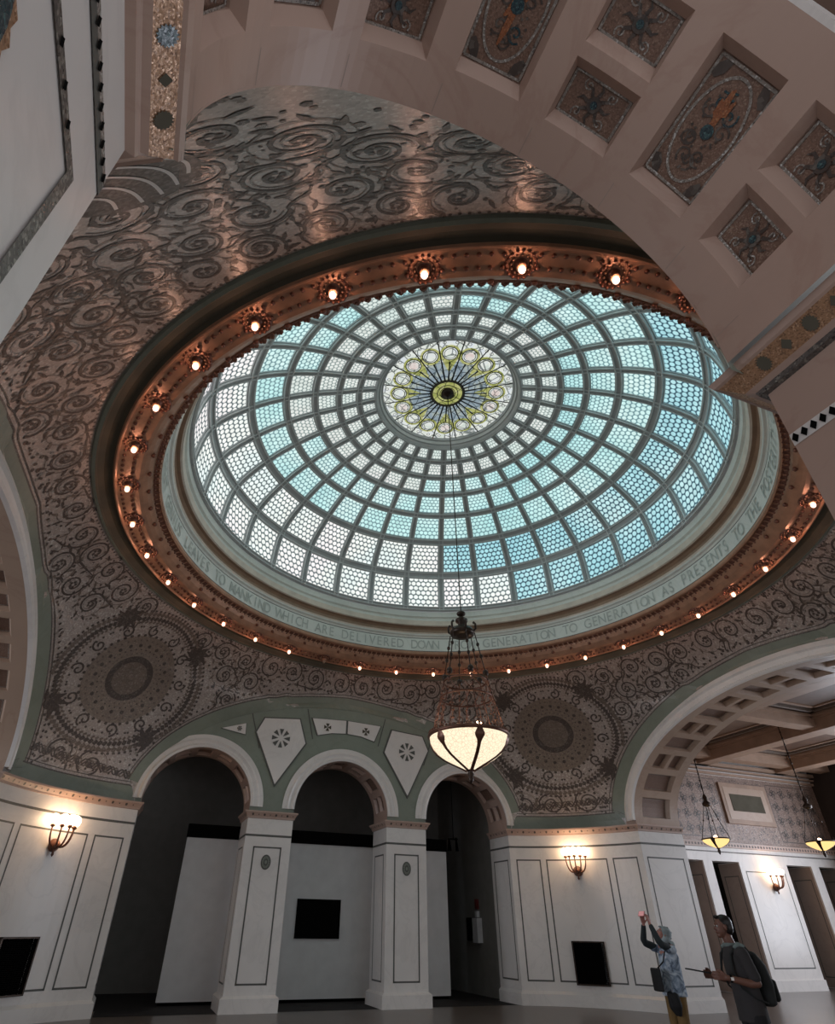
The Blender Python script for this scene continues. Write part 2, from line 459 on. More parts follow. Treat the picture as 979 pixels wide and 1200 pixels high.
while y < 5.4:
    n = int(circ_m / .80)
    for k in range(n):
        x = (k + (.5 if r_i % 2 else 0)) * circ_m / n + random.uniform(-.07, .07); yy = y + random.uniform(-.07, .07)
        if not inside(x, yy, .10) or near_med(x, yy): continue
        hand = 1 if (k + r_i) % 2 else -1; r0 = random.uniform(.28, .37)
        a0 = random.choice((0, pi, pi / 2, -pi / 2)) + random.uniform(-.5, .5)
        sp = spiral(x, yy, r0, a0, random.uniform(1.35, 1.9), hand, 28, .14)
        ex, ey = sp[0]
        stem = [(ex + .5 * (1 - i / 6) * cos(a0 - hand * 1.3) + .06 * sin(i), ey + .5 * (1 - i / 6) * sin(a0 - hand * 1.3)) for i in range(6)]
        full = stem + sp; wd = [.020 + .030 * min(1, i / 6) * (1 - .5 * i / len(full)) for i in range(len(full))]
        clip_ribbon(full, wd, 0)
        # paler inner line running beside the coil
        clip_ribbon(spiral(x, yy, r0 - .065, a0, 1.2, hand, 22, .2), [.020] * 23, 3)
        clip_ribbon(spiral(x, yy, r0 + .055, a0 + 1, .8, hand, 18, .9), [.014] * 19, 1)
        for q in range(9):
            aa = a0 + hand * (q * .7 + .3)
            bx, by = x + r0 * cos(aa), yy + r0 * sin(aa)
            l_ = random.uniform(.09, .17)
            ex, ey = x + (r0 + l_) * cos(aa + hand * .3), yy + (r0 + l_) * sin(aa + hand * .3)
            if inside(ex, ey, 0) and not near_med(ex, ey): ribbon(mb, FV, [(bx, by), ((bx + ex) / 2, (by + ey) / 2), (ex, ey)], [.02, .062, .015], random.choice((0, 0, 1)))
        for q in range(5): disc(mb, FV, x + .06 * cos(q * 1.257), yy + .06 * sin(q * 1.257), .035, 0, 5)
    y += .60; r_i += 1
for k in range(9500):
    x = random.uniform(0, circ_m); yy = random.uniform(.1, 5.4)
    if inside(x, yy, .02) and not near_med(x, yy): disc(mb, FV, x, yy, random.uniform(.018, .048), random.choice((0, 0, 1, 3)), 5, .010, None, random.random() * 3)
for k in range(430): disc(mb, FV, circ_m * k / 430, .07, .026, 0, 5)
# closely set beads along the green border
for off, st, rd in ((BW + .20, .16, .032),):
    for i in range(NB):
        p, inw, nrm = strip[i]; p2_, inw2, _n = strip[(i + 1) % NB]; l = (p2_ - p).length
        if l > 1.6 or p.y < YN + .02 or inw.dot(inw2) < .8: continue
        for q in range(max(1, int(l / st))):
            u = q / max(1, int(l / st)); c = p.lerp(p2_, u) + inw.lerp(inw2, u) * off
            if abs(c.x) < 5.22 and c.z < 4.5: continue
            a = atan2(c.y, c.x); P_ = on_vault(c, .012)
            F1 = lambda X_, Y_, h: on_vault(P_ + Vector((-sin(a), cos(a), 0)) * X_ + Vector((0, 0, 1)) * Y_, .012 + h)
            disc(mb, F1, 0, 0, rd, 0, 5, 0)
def vault_at(px, py):
    best = None
    for i in range(-1400, -1200):
        for j in range(8, 52, 2):
            a = R(i / 10); q = VS(a, j / 10); u = project(*q); e_ = (u[0] - px) ** 2 + (u[1] - py) ** 2
            if best is None or e_ < best[0]: best = (e_, a * RM, j / 10)
    return best[1], best[2]
dx_, dy_ = vault_at(152, 216)
rdisc(mb, FV, dx_, dy_, .50, 0, 28, .02)
for q in range(5):
    yy = -.32 + q * .16; hw_ = sqrt(max(.02, .17 - yy * yy))
    ribbon(mb, FV, [(dx_ + yy + .10 * sin(pi * i / 10), dy_ - hw_ + 2 * hw_ * i / 10) for i in range(11)], [.03] * 11, 4, .035)
for mx in MED:
    L = vlen(atan2(sin(mx / RM), cos(mx / RM)))
    w_ = 1.25
    for ph, mi in ((0, 0), (pi, 1), (pi / 2, 0)):
        pts = [(mx - w_ + 2 * w_ * i / 70, L - .68 + .08 * sin(i * .8 + ph)) for i in range(71)]; ribbon(mb, FV, pts, .035, mi)
    for i in range(9): disc(mb, FV, mx - w_ + 2 * w_ * i / 8, L - .68, .05, 0, 6, .02)
mb.build('scroll_mosaic', [M['scroll'], M['scroll_mid'], M['tan'], M['strip_lt'], M['marble']], vault)

# ------------------------------------------------------------------ arches
def archivolt(name, P, a0, a1, prof_, mats, n=64, parent=None):
    """P(angle, radial, out) -> point, profile of (radial,out,mat)"""
    mb = MB(); np_ = len(prof_)
    for i in range(n):
        t0, t1 = a0 + (a1 - a0) * i / n, a0 + (a1 - a0) * (i + 1) / n
        for j in range(np_ - 1):
            A, B = prof_[j], prof_[j + 1]
            mb.add([P(t0, A[0], A[1]), P(t1, A[0], A[1]), P(t1, B[0], B[1]), P(t0, B[0], B[1])], [(0, 1, 2, 3)], A[2])
    for t in (a0, a1): mb.add([P(t, q[0], q[1]) for q in prof_], [tuple(range(np_))], 0)
    return mb.build(name, mats, parent)
def coffered(name, P, a0, a1, depth, cells, mat, parent=None, hrec=.085, ins_a=1.1, ins_v=.05, step=3.0, v_lo=0.0):
    """soffit strip with recessed openings; P(angle_deg, v, h)"""
    ab = sorted(set([a0, a1] + [c[0] for c in cells] + [c[1] for c in cells]))
    fine = []
    for i in range(len(ab) - 1):
        k = max(1, int(math.ceil((ab[i + 1] - ab[i]) / step)))
        fine += [ab[i] + (ab[i + 1] - ab[i]) * j / k for j in range(k)]
    fine.append(ab[-1])
    vb = sorted(set([v_lo, depth] + [c[2] for c in cells] + [c[3] for c in cells]))
    mb = MB()
    for i in range(len(fine) - 1):
        for j in range(len(vb) - 1):
            am, vm = (fine[i] + fine[i + 1]) / 2, (vb[j] + vb[j + 1]) / 2
            if any(c[0] < am < c[1] and c[2] < vm < c[3] for c in cells): continue
            mb.quad(P(fine[i], vb[j], 0), P(fine[i + 1], vb[j], 0), P(fine[i + 1], vb[j + 1], 0), P(fine[i], vb[j + 1], 0))
    for (t_, z_) in ((a0, ZC), (a1, ZC)):      # short stilts down to the impost
        A_, B_ = P(t_, 0, 0), P(t_, depth, 0)
        mb.quad((A_.x, A_.y, z_), (B_.x, B_.y, z_), B_, A_)
    panels = []
    for (c0, c1, v0, v1) in cells:
        k = max(2, int(math.ceil((c1 - c0) / step)))
        # stepped frame: slope, small fillet
        d0, e0 = ins_a, ins_v
        outs = [c0 + (c1 - c0) * j / k for j in range(k + 1)]
        inn = [c0 + d0 + (c1 - c0 - 2 * d0) * j / k for j in range(k + 1)]
        h1 = hrec * .8
        for j in range(k):
            for (vo, vi) in ((v0, v0 + e0), (v1, v1 - e0)):
                mb.quad(P(outs[j], vo, 0), P(outs[j + 1], vo, 0), P(inn[j + 1], vi, h1), P(inn[j], vi, h1))
                mb.quad(P(inn[j], vi, h1), P(inn[j + 1], vi, h1), P(inn[j + 1], vi, hrec), P(inn[j], vi, hrec))
        for (ao, ai) in ((c0, c0 + d0), (c1, c1 - d0)):
            mb.quad(P(ao, v0, 0), P(ao, v1, 0), P(ai, v1 - e0, h1), P(ai, v0 + e0, h1))
            mb.quad(P(ai, v0 + e0, h1), P(ai, v1 - e0, h1), P(ai, v1 - e0, hrec), P(ai, v0 + e0, hrec))
        panels.append((c0 + d0, c1 - d0, v0 + e0, v1 - e0))
    o = mb.build(name, mat, parent)
    return o, panels
def mosaic_panel(P, pn, radius, hrec, parent, detail=True, seed=0):
    c0, c1, v0, v1 = pn; mb = MB(); k = max(2, int((c1 - c0) / 3) + 1)
    for j in range(k):
        a, b = c0 + (c1 - c0) * j / k, c0 + (c1 - c0) * (j + 1) / k
        mb.quad(P(a, v0, hrec), P(b, v0, hrec), P(b, v1, hrec), P(a, v1, hrec))
    am = (c0 + c1) / 2; vm = (v0 + v1) / 2; hw = R(c1 - c0) / 2 * radius; hv = (v1 - v0) / 2
    F = lambda x, y, h: P(am + D(x / radius), vm + y, hrec - h)
    for q in ((-hw, -hv, hw, -hv), (hw, -hv, hw, hv), (hw, hv, -hw, hv), (-hw, hv, -hw, -hv)):
        ribbon(mb, F, [(q[0] * .93, q[1] * .95), (q[2] * .93, q[3] * .95)], .014, 2, .004)
    rnd = random.Random(seed)
    if detail:
        if hv < hw * 1.4:   # small square: dark knob with curling leaves
            disc(mb, F, 0, 0, .040, 1, 12, .012); disc(mb, F, 0, 0, .020, 3, 10, .016)
            for q in range(8):
                t = 2 * pi * q / 8
                ribbon(mb, F, [(.04 * cos(t), .04 * sin(t)), (.075 * cos(t + .15), .075 * sin(t + .15)), (.10 * cos(t - .1), .10 * sin(t - .1))], [.02, .016, .004], 1, .006)
            for q in range(4):
                t = pi / 2 * q + pi / 4
                ribbon(mb, F, spiral(.098 * cos(t), .095 * sin(t), .030, t, 1.2, 1 if q % 2 else -1, 12), .008, 2, .005)
        else:
            L = hv
            # oval frame
            ov = [(hw * .80 * cos(2 * pi * i / 40), L * .84 * sin(2 * pi * i / 40)) for i in range(41)]
            ribbon(mb, F, ov, .014, 2, .005)
            for sx in (-1, 1):
                for sy in (-1, 1):
                    disc(mb, F, sx * hw * .72, sy * L * .80, .028, 1, 6, .006, .055, sx * sy * .5)
            for q in range(10):
                t = 2 * pi * q / 10 + rnd.random()
                ribbon(mb, F, spiral(hw * .38 * cos(t), L * .50 * sin(t), .045, t, 1.3, 1 if q % 2 else -1, 14), .010, rnd.choice((1, 1, 3)), .006)
            for q in range(4):
                t = rnd.uniform(0, 2 * pi)
                ribbon(mb, F, [(0, .03 * q), (.03 * cos(t), .12 * sin(t)), (.05 * cos(t), .2 * sin(t))], [.03, .035, .01], 4, .008)
            disc(mb, F, 0, 0, .035, 3, 10, .01)
            for q in range(26):
                t = rnd.uniform(0, 2 * pi); rr = rnd.uniform(.3, .9)
                disc(mb, F, hw * .72 * rr * cos(t), L * .78 * rr * sin(t), .008, 1, 5, .007)
    return mb.build('mosaic_panel', [M['tan_fine'], M['scroll'], M['strip_lt'], M['blue'], M['orange']], parent)

AP = [(0, 0, 0), (0, .05, 0), (.06, .07, 0), (.10, .03, 0), (.13, .03, 0), (.19, .06, 0), (.24, .03, 0), (.33, .03, 1), (.345, .0, 1)]
APW = [(0, 0, 0), (0, .08, 0), (.05, .10, 0), (.09, .05, 0), (.20, .05, 0), (.24, .09, 0), (.30, .06, 0), (.36, .03, 1), (.40, 0, 1)]
# small arches: far side at y=YF looking towards -y, near side at y=YN looking +y
ZS = 4.17          # springing of the arches (short stilt above the cornice)
XN = -3.97
def arch_bay(prefix, xc, yface, sgn, depth, near=False, detail=False, n=48):
    r = 1.365 if near else AR
    zc = 1.648 + .385 * S if not near else 1.648 + .39 * S
    def Pa(t, rad, out): return Vector((xc + (r + rad) * cos(t), yface - sgn * out, zc + (r + rad) * sin(t)))
    def Ps(a, v, h): return Vector((xc + (r + h) * cos(R(a)), yface + sgn * v, zc + (r + h) * sin(R(a))))
    return Pa, Ps, r, zc
def arch_cells(centre, pitch, w, depth, kmin, kmax, long0=0):
    cells = []
    m = depth
    for k in range(kmin, kmax + 1):
        a = centre + pitch * k
        if (k + long0) % 2 == 0: cells.append((a - w / 2, a + w / 2, .205 * m, .82 * m))
        else: cells.append((a - w / 2, a + w / 2, .195 * m, .48 * m)); cells.append((a - w / 2, a + w / 2, .54 * m, .825 * m))
    return cells
def build_arch(xc, yface, sgn, depth, near, name):
    Pa, Ps, r, zc = arch_bay(name, xc, yface, sgn, depth, near)
    AQ = AP if not near else [(0, 0, 0), (0, .012, 0), (.34, .012, 0), (.345, 0, 0)]
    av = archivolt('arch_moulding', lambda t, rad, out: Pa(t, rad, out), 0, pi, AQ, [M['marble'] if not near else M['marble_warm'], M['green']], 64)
    if near:
        b_ = archivolt('arch_moulding', lambda t, rad, out: Vector((xc + (r + rad) * cos(t), yface + sgn * (depth + out), zc + (r + rad) * sin(t))), 0, pi, [(0, 0, 0), (0, .03, 0), (.10, .04, 0), (.22, .04, 0), (.34, .02, 0)], [M['marble']], 64)
        struct(b_); b_.name = 'trim_9'
    tag(av, None, None, None, 'structure'); av.name = 'trim_1'
    cells = arch_cells(91.0 if near else 90, 24.6, 17.2, depth, -3, 3)
    cells = [c for c in cells if c[0] > 2 and c[1] < 178]
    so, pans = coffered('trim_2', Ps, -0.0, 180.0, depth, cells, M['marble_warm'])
    struct(so)
    for i, pn in enumerate(pans): mosaic_panel(Ps, pn, r, .085, so, near, i * 7 + int(xc * 3) + 50)
    # stone joints of the near arch
    if near:
        mb = MB()
        for k in range(-4, 5):
            a = 91 + 24.6 * (k + .5) - 2
            for (v0, v1) in ((0.0, .15),):
                mb.quad(Ps(a - .12, v0, -.001), Ps(a + .12, v0, -.001), Ps(a + .12, v1, -.001), Ps(a - .12, v1, -.001))
        mb.build('stone_joint', M['brownstone'], so)
    return so
FARC = [(-3.83, YF), (0.0, YF), (3.83, YF)]
DEP = 1.11
for xc, yy in FARC: build_arch(xc, yy, 1, DEP, False, 'far')
build_arch(XN, YN, -1, DEP, True, 'near')
build_arch(-XN, YN, -1, DEP, True, 'near')
build_arch(0.0, YN, -1, DEP, True, 'near')

# lunette walls (green ground), far and near
def lunette(name, yf, arcs, r, zc, a, b, mat, sgn):
    mb = MB(); xs = set()
    N = 220
    for i in range(N + 1): xs.add(round(-a + 2 * a * i / N, 4))
    for xc in arcs:
        for q in range(33): xs.add(round(xc + r * cos(pi * q / 32), 4))
    xs = sorted(x for x in xs if -a <= x <= a)
    def low(x):
        for xc in arcs:
            if abs(x - xc) < r - 1e-4: return zc + sqrt(r * r - (x - xc) ** 2)
        return 4.0
    def up(x): return ZC + b * sqrt(max(0, 1 - (x / a) ** 2)) + .03
    for i in range(len(xs) - 1):
        x0, x1 = xs[i], xs[i + 1]; m0 = (x0 * .999 + x1 * .001); m1 = (x0 * .001 + x1 * .999)
        l0, l1, u0, u1 = low(m0), low(m1), up(x0), up(x1)
        if u0 < l0: u0 = l0
        if u1 < l1: u1 = l1
        mb.quad((x0, yf, l0), (x1, yf, l1), (x1, yf, u1), (x0, yf, u0))
    return struct(mb.build(name, mat))
wf = lunette('wall_far', YF, [c[0] for c in FARC], AR, 1.648 + .385 * S, 5.42, 2.92, M['green'], 1)
wn = lunette('wall_near', YN, [XN, 0, -XN], 1.365, 1.648 + .39 * S, 5.65, 2.97, M['green'], -1)
# white marble insets of the far lunette (mirrored about the middle)
def inset(pts, name='marble_inset'):
    mb = MB(); y1 = YF - .03; cx_ = sum(p[0] for p in pts) / len(pts); cz_ = sum(p[1] for p in pts) / len(pts)
    def sc(k, dd): return [(cx_ + (p[0] - cx_) * k, y1 + dd, cz_ + (p[1] - cz_) * k) for p in pts]
    n = len(pts)
    o1, o2, o3 = sc(1.06, .0), sc(1.0, -.004), sc(1.0, 0)
    b = sc(1.06, .03)
    mb.add(o1 + b, [tuple(range(n))] + [(i, (i + 1) % n, n + (i + 1) % n, n + i) for i in range(n)], 1)
    mb.add(o2, [tuple(range(n))], 0)
    return mb
def star(mb, x, z, r, n, mi, inner=.3):
    for k in range(n):
        t = 2 * pi * k / n; y1 = YF - .045; w = pi / n * .62
        mb.add([(x + r * inner * cos(t), y1, z + r * inner * sin(t)), (x + r * cos(t - w), y1, z + r * sin(t - w)), (x + r * cos(t + w), y1, z + r * sin(t + w))], [(0, 1, 2)], mi)
for sx in (-1, 1):
    pent = [(sx * q[0], q[1]) for q in ((2.60, 6.02), (2.42, 6.42), (1.43, 6.50), (1.20, 5.85), (1.93, 4.72))]
    mb = inset(pent); star(mb, sx * 1.91, 5.92, .26, 8, 2, .28)
    mb.build('marble_inset', [M['marble'], M['line'], M['line']], wf)
    tri = [(sx * q[0], q[1]) for q in ((3.55, 6.02), (2.92, 6.22), (2.90, 5.92))]
    mb = inset(tri); star(mb, sx * 3.08, 6.06, .07, 6, 2, 0)
    mb.build('marble_inset', [M['marble'], M['line'], M['line']], wf)
    tri = [(sx * q[0], q[1]) for q in ((.03, 6.62), (1.05, 6.58), (.86, 6.12), (.45, 6.22), (.03, 6.25))]
    mb = inset(tri); star(mb, sx * .59, 6.37, .12, 4, 3, 0)
    mb.build('marble_inset', [M['marble'], M['line'], M['line'], M['green_dark']], wf)
# radial green dark lines between the insets
mb = MB()
for (x0, z0, x1, z1) in ((1.20, 6.83, .98, 6.0), (2.78, 6.53, 2.45, 5.6)):
    for sx in (-1, 1):
        mb.quad((sx * x0, YF - .012, z0), (sx * (x0 + .03), YF - .012, z0), (sx * (x1 + .03), YF - .012, z1), (sx * x1, YF - .012, z1))
mb.build('joint_line', M['line'], wf)
# spandrel foliage on the near lunette (mosaic, same as the vault)
mb = MB()
Fn = lambda x, y, h: Vector((x, YN + h, y))
def okn(x, z):
    if z > ZC + 2.95 * sqrt(max(0, 1 - (x / 5.55) ** 2)) - .1 or z < 4.3: return False
    return all(hypot(x - c, z - 4.18) > 1.8 for c in (XN, 0, -XN))
for k in range(300):
    x, z = random.uniform(-5.2, 5.2), random.uniform(4.4, 6.9)
    if okn(x, z): ribbon(mb, Fn, [q for q in spiral(x, z, .2, random.random() * 6, 1.4, random.choice((1, -1)), 14) if okn(*q)], .035, 0)
mb.build('scroll_mosaic', M['scroll'], wn)

# side arches (x = +-XS)
def side_arch(sx):
    z0 = 4.15; a, b = 5.0, 2.42
    def Pn(t, rad, out):
        return Vector((sx * (XS - out), (a + rad) * cos(t), z0 + (b + rad * 1.03) * sin(t)))
    av = struct(archivolt('trim_3', Pn, 0, pi, APW, [M['marble'], M['green']], 96))
    dep = 1.55
    def Ps(t, v, h): return Vector((sx * (XS + v), (a + h) * cos(R(t)), z0 + (b + h) * sin(R(t))))
    # even spacing in length along the ellipse
    tt = [0]; L = [0]
    pr = Ps(0, 0, 0)
    for i in range(1, 721):
        q = Ps(i / 4, 0, 0); L.append(L[-1] + (q - pr).length); tt.append(i / 4); pr = q
    def at_len(l):
        j = min(range(721), key=lambda i: abs(L[i] - l)); return tt[j]
    cells = []; n = 17; tot = L[-1]
    for k in range(n):
        c = tot * (k + .5) / n
        t0, t1 = at_len(c - tot / n * .36), at_len(c + tot / n * .36)
        if k % 2 == 1 or k in (0, n - 1): cells.append((t0, t1, .28, 1.27))
        else: cells.append((t0, t1, .28, .72)); cells.append((t0, t1, .83, 1.27))
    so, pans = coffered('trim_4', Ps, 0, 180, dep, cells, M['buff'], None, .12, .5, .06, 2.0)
    struct(so)
    for i, pn in enumerate(pans): mosaic_panel(Ps, pn, 4.0, .12, so, False, i)
    return so
side_arch(1); side_arch(-1)

# ------------------------------------------------------------------ piers
def pline_box(mb, pts, z0, z1, off, mi=0, closed_top=True):
    """wall following plan polyline pts, faces pushed by off towards the room (left normal)"""
    q = offset(pts, off)
    for i in range(len(q) - 1):
        mb.quad((q[i].x, q[i].y, z0), (q[i + 1].x, q[i + 1].y, z0), (q[i + 1].x, q[i + 1].y, z1), (q[i].x, q[i].y, z1), mi)
        if off > 0:
            for z in (z0, z1):
                mb.quad((q[i].x, q[i].y, z), (q[i + 1].x, q[i + 1].y, z), (pts[i + 1].x, pts[i + 1].y, z), (pts[i].x, pts[i].y, z), mi)
def offset(pts, d):
    out = []
    for i, p in enumerate(pts):
        def nn(a, b):
            t = (b - a).normalized(); return Vector((-t.y, t.x))
        if i == 0: n = nn(pts[0], pts[1])
        elif i == len(pts) - 1: n = nn(pts[-2], pts[-1])
        else:
            n1, n2 = nn(pts[i - 1], pts[i]), nn(pts[i], pts[i + 1]); n = (n1 + n2).normalized(); n = n / max(.5, n.dot(n1))
        out.append(p + n * d)
    return out
def cornice_on(mb, pts, z=ZC, mi_m=0, mi_d=1):
    # cavetto of four steps
    pr = [(.0, z - .17), (.03, z - .16), (.035, z - .13), (.085, z - .04), (.10, z - .035), (.10, z), (0, z)]
    for (o0, za), (o1, zb) in zip(pr[:-1], pr[1:]):
        A, B = offset(pts, o0), offset(pts, o1)
        for i in range(len(pts) - 1):
            mb.quad((A[i].x, A[i].y, za), (A[i + 1].x, A[i + 1].y, za), (B[i + 1].x, B[i + 1].y, zb), (B[i].x, B[i].y, zb), mi_m)
def walk(pts, step):
    """points every step along polyline with normals"""
    out = []; acc = step / 2
    for i in range(len(pts) - 1):
        a, b = pts[i], pts[i + 1]; l = (b - a).length; t = (b - a).normalized()
        while acc < l: out.append((a + t * acc, Vector((-t.y, t.x)), t)); acc += step
        acc -= l
    return out
def cornice_pattern(mb, pts, mi, z=ZC, step=.17, r=.03):
    for k, (p, n, t) in enumerate(walk(pts, step)):
        c = p + n * .068; rr = r if k % 2 == 0 else r * .55
        # follows the sloping face
        def F(x, y, h):
            q = p + n * (.060 + y * .55 + .006) + t * x; return Vector((q.x, q.y, z - .085 + y))
        disc(mb, F, 0, 0, rr, mi, 8 if k % 2 == 0 else 5, 0)
def sub_poly(pts, s0, s1):
    """piece of a polyline between arc lengths"""
    out = []; acc = 0
    for i in range(len(pts) - 1):
        a, b = pts[i], pts[i + 1]; l = (b - a).length
        if acc + l > s0 and not out: out.append(a.lerp(b, (s0 - acc) / l))
        if out and acc + l >= s1: out.append(a.lerp(b, (s1 - acc) / l)); return out
        if out: out.append(b)
        acc += l
    return out
def plen(pts): return sum((pts[i + 1] - pts[i]).length for i in range(len(pts) - 1))
def frame_lines(mb, pts, z0, z1, w=.035, mi=1, off=.004):
    q = offset(pts, off)
    for (za, zb) in ((z0, z0 + w), (z1 - w, z1)):
        for i in range(len(q) - 1): mb.quad((q[i].x, q[i].y, za), (q[i + 1].x, q[i + 1].y, za), (q[i + 1].x, q[i + 1].y, zb), (q[i].x, q[i].y, zb), mi)
    L = plen(pts)
    for (s0, s1) in ((0, w), (L - w, L)):
        e = offset(sub_poly(pts, s0, s1), off)
        for i in range(len(e) - 1): mb.quad((e[i].x, e[i].y, z0), (e[i + 1].x, e[i + 1].y, z0), (e[i + 1].x, e[i + 1].y, z1), (e[i].x, e[i].y, z1), mi)
def band_line(mb, pts, z, w=.05, mi=1, off=.004):
    q = offset(pts, off)
    for i in range(len(q) - 1): mb.quad((q[i].x, q[i].y, z), (q[i + 1].x, q[i + 1].y, z), (q[i + 1].x, q[i + 1].y, z + w), (q[i].x, q[i].y, z + w), mi)
def wall_run(name, pts, panels, mats=None, bandz=3.56, parent=None, kind='structure', patt=True):
    """marble wall following plan points (room on the left), with plinth, cornice and outlined panels"""
    mb = MB()
    pline_box(mb, pts, 0, ZC, 0, 0)
    pline_box(mb, pts, 0, .24, .06, 0)
    q0, q1 = offset(pts, .06), offset(pts, .0)
    for i in range(len(pts) - 1): mb.quad((q0[i].x, q0[i].y, .24), (q0[i + 1].x, q0[i + 1].y, .24), (q1[i + 1].x, q1[i + 1].y, .30), (q1[i].x, q1[i].y, .30), 0)
    band_line(mb, pts, bandz)
    for (s0, s1) in panels: frame_lines(mb, sub_poly(pts, s0, s1), .49, 3.27)
    o = mb.build(name, mats or [M['marble'], M['line']], parent)
    if kind: struct(o) if not parent else None
    mb = MB(); cornice_on(mb, pts)
    if patt: cornice_pattern(mb, pts, 1)
    mb.build('cornice', [M['marble_warm'], M['scroll']], o)
    return o
V2 = lambda x, y: Vector((x, y))
def pier_poly(sx, sy):
    """corner pier plan, ordered so that the room is on the left"""
    ya, yb = (5.0, YF) if sy > 0 else (-5.0, YN)
    xb = 5.17 if sy > 0 else 5.47
    jx = 9.35; jy = (YF + DEP) if sy > 0 else (YN - DEP)
    arc = pier_arc((sx * XS, ya), (sx * xb, yb), .40, 20)
    pts = [V2(sx * jx, ya)] + arc + [V2(sx * xb, jy)]
    if sx * sy < 0: pts = pts[::-1]
    return pts
PANEL_DATA = {}
for sx in (-1, 1):
    for sy in (1, -1):
        pts = pier_poly(sx, sy); L = plen(pts)
        j0, j1 = (1.55, DEP) if sx * sy > 0 else (DEP, 1.55)
        arcL = L - j0 - j1
        pans = [(.16, j0 - .12), (L - j1 + .12, L - .16)]
        m = arcL - .17 * 2 - .15 * 2; wn_ = m * .225; ww = m * .55
        s = j0 + .17; pans.append((s, s + wn_)); s += wn_ + .15; pans.append((s, s + ww)); wide = (s, s + ww); s += ww + .15; pans.append((s, s + wn_))
        nm = {(-1, 1): 'wall_far_left', (1, 1): 'wall_far_right', (-1, -1): 'wall_near_left', (1, -1): 'wall_near_right'}[(sx, sy)]
        if sy < 0: pans = [q_ for q_ in pans if not ((sx < 0 and q_[0] > L - j1) or (sx > 0 and q_[0] < j0 - .5 and q_[1] < j0))]
        o = wall_run(nm, pts, pans)
        PANEL_DATA[(sx, sy)] = (pts, wide, o)
def at_arc(pts, s):
    q = sub_poly(pts, s - .01, s + .01); t = (q[-1] - q[0]).normalized(); return (q[0] + q[-1]) / 2, Vector((-t.y, t.x)), t

# grilles and sconces on the two far piers
def grille(pts, s, name_label):
    p, n, t = at_arc(pts, s); w, z0, z1 = .84, .44, 1.37
    root = empty('vent_grille', (p.x + n.x * .0, p.y + n.y * .0, z0), atan2(n.y, n.x))
    tag(root, name_label, 'vent')
    mb = MB()
    d = .10
    for (y0, y1, a, b) in ((-w / 2, w / 2, 0, .03), (-w / 2, w / 2, z1 - z0 - .03, z1 - z0), (-w / 2, -w / 2 + .03, 0, z1 - z0), (w / 2 - .03, w / 2, 0, z1 - z0)):
        mb.box(-.12, d, y0, y1, a, b)
    mb.build('frame', M['bronze'], root)
    mb = MB()
    for k in range(28): zz = .04 + k * (z1 - z0 - .08) / 28; mb.box(-.05, d - .02, -w / 2 + .03, w / 2 - .03, zz, zz + .012)
    for k in range(13): yy = -w / 2 + .06 + k * (w - .12) / 12; mb.box(-.06, d - .035, yy - .006, yy + .006, .03, z1 - z0 - .03)
    mb.box(-.08, .02, -w / 2 + .02, w / 2 - .02, .02, z1 - z0 - .02)
    mb.build('louvres', M['black'], root)
for sx in (-1, 1):
    pts, wide, o = PANEL_DATA[(sx, 1)]
    grille(pts, (wide[0] + wide[1]) / 2 + (0.02), 'black square floor vent in the marble wall ' + ('left of the three arches' if sx < 0 else 'right of the three arches'))
def sconce(loc, ang, label):
    root = empty('wall_sconce', loc, ang); tag(root, label, 'wall lamp', 'globe wall sconces')
    mb = MB()
    Mx = Matrix.Rotation(pi / 2, 4, 'Y')
    mb.lathe([(.001, .0), (.11, .0), (.13, .03), (.125, .06), (.08, .10), (.09, .13), (.06, .17), (.03, .20), (.001, .21)], (0, 0, 0), 0, 20, Mx)
    for k in range(8):
        t = 2 * pi * k / 8; mb.ball((.06, .10 * cos(t), .10 * sin(t)), .02, 0, 6)
    mb.lathe([(.001, -.22), (.03, -.18), (.02, -.12), (.035, -.08), (.001, -.04)], (.08, 0, 0), 0, 10)
    mb.build('backplate', M['bronze_warm'], root)
    for k, (dy, dx) in enumerate(((-.27, .10), (-.15, .26), (0, .32), (.15, .26), (.27, .10))):
        mb = MB()
        pts = []
        for i in range(9):
            t = i / 8; pts.append((.09 + (dx - .0) * sin(t * pi / 2) * .9, dy * sin(t * pi / 2), .0 - .07 * sin(t * pi) + .33 * t * t))
        mb.tube(pts, [.024 - .008 * i / 8 for i in range(9)], 0, 8)
        e = pts[-1]
        mb.lathe([(.012, -.02), (.045, .0), (.05, .02), (.03, .045), (.035, .06)], e, 0, 12)
        a_ = mb.build('arm', M['bronze_warm'], root)
        mb = MB(); mb.ball((e[0], e[1], e[2] + .145), .098, 0, 16, 1.05); mb.build('globe', M['globe'], a_)
for sx, lab in ((-1, 'five globe bronze wall sconce left of the three arches'), (1, 'five globe bronze wall sconce right of the three arches, above the square vent')):
    pts, wide, o = PANEL_DATA[(sx, 1)]
    p, n, t = at_arc(pts, (wide[0] + wide[1]) / 2 + (-.10 if sx < 0 else 0))
    sconce((p.x, p.y, 2.97), atan2(n.y, n.x), lab)
sconce((17.1, 8.88, 2.97), -pi / 2, 'five globe bronze wall sconce on the wide marble pier seen through the right arch')

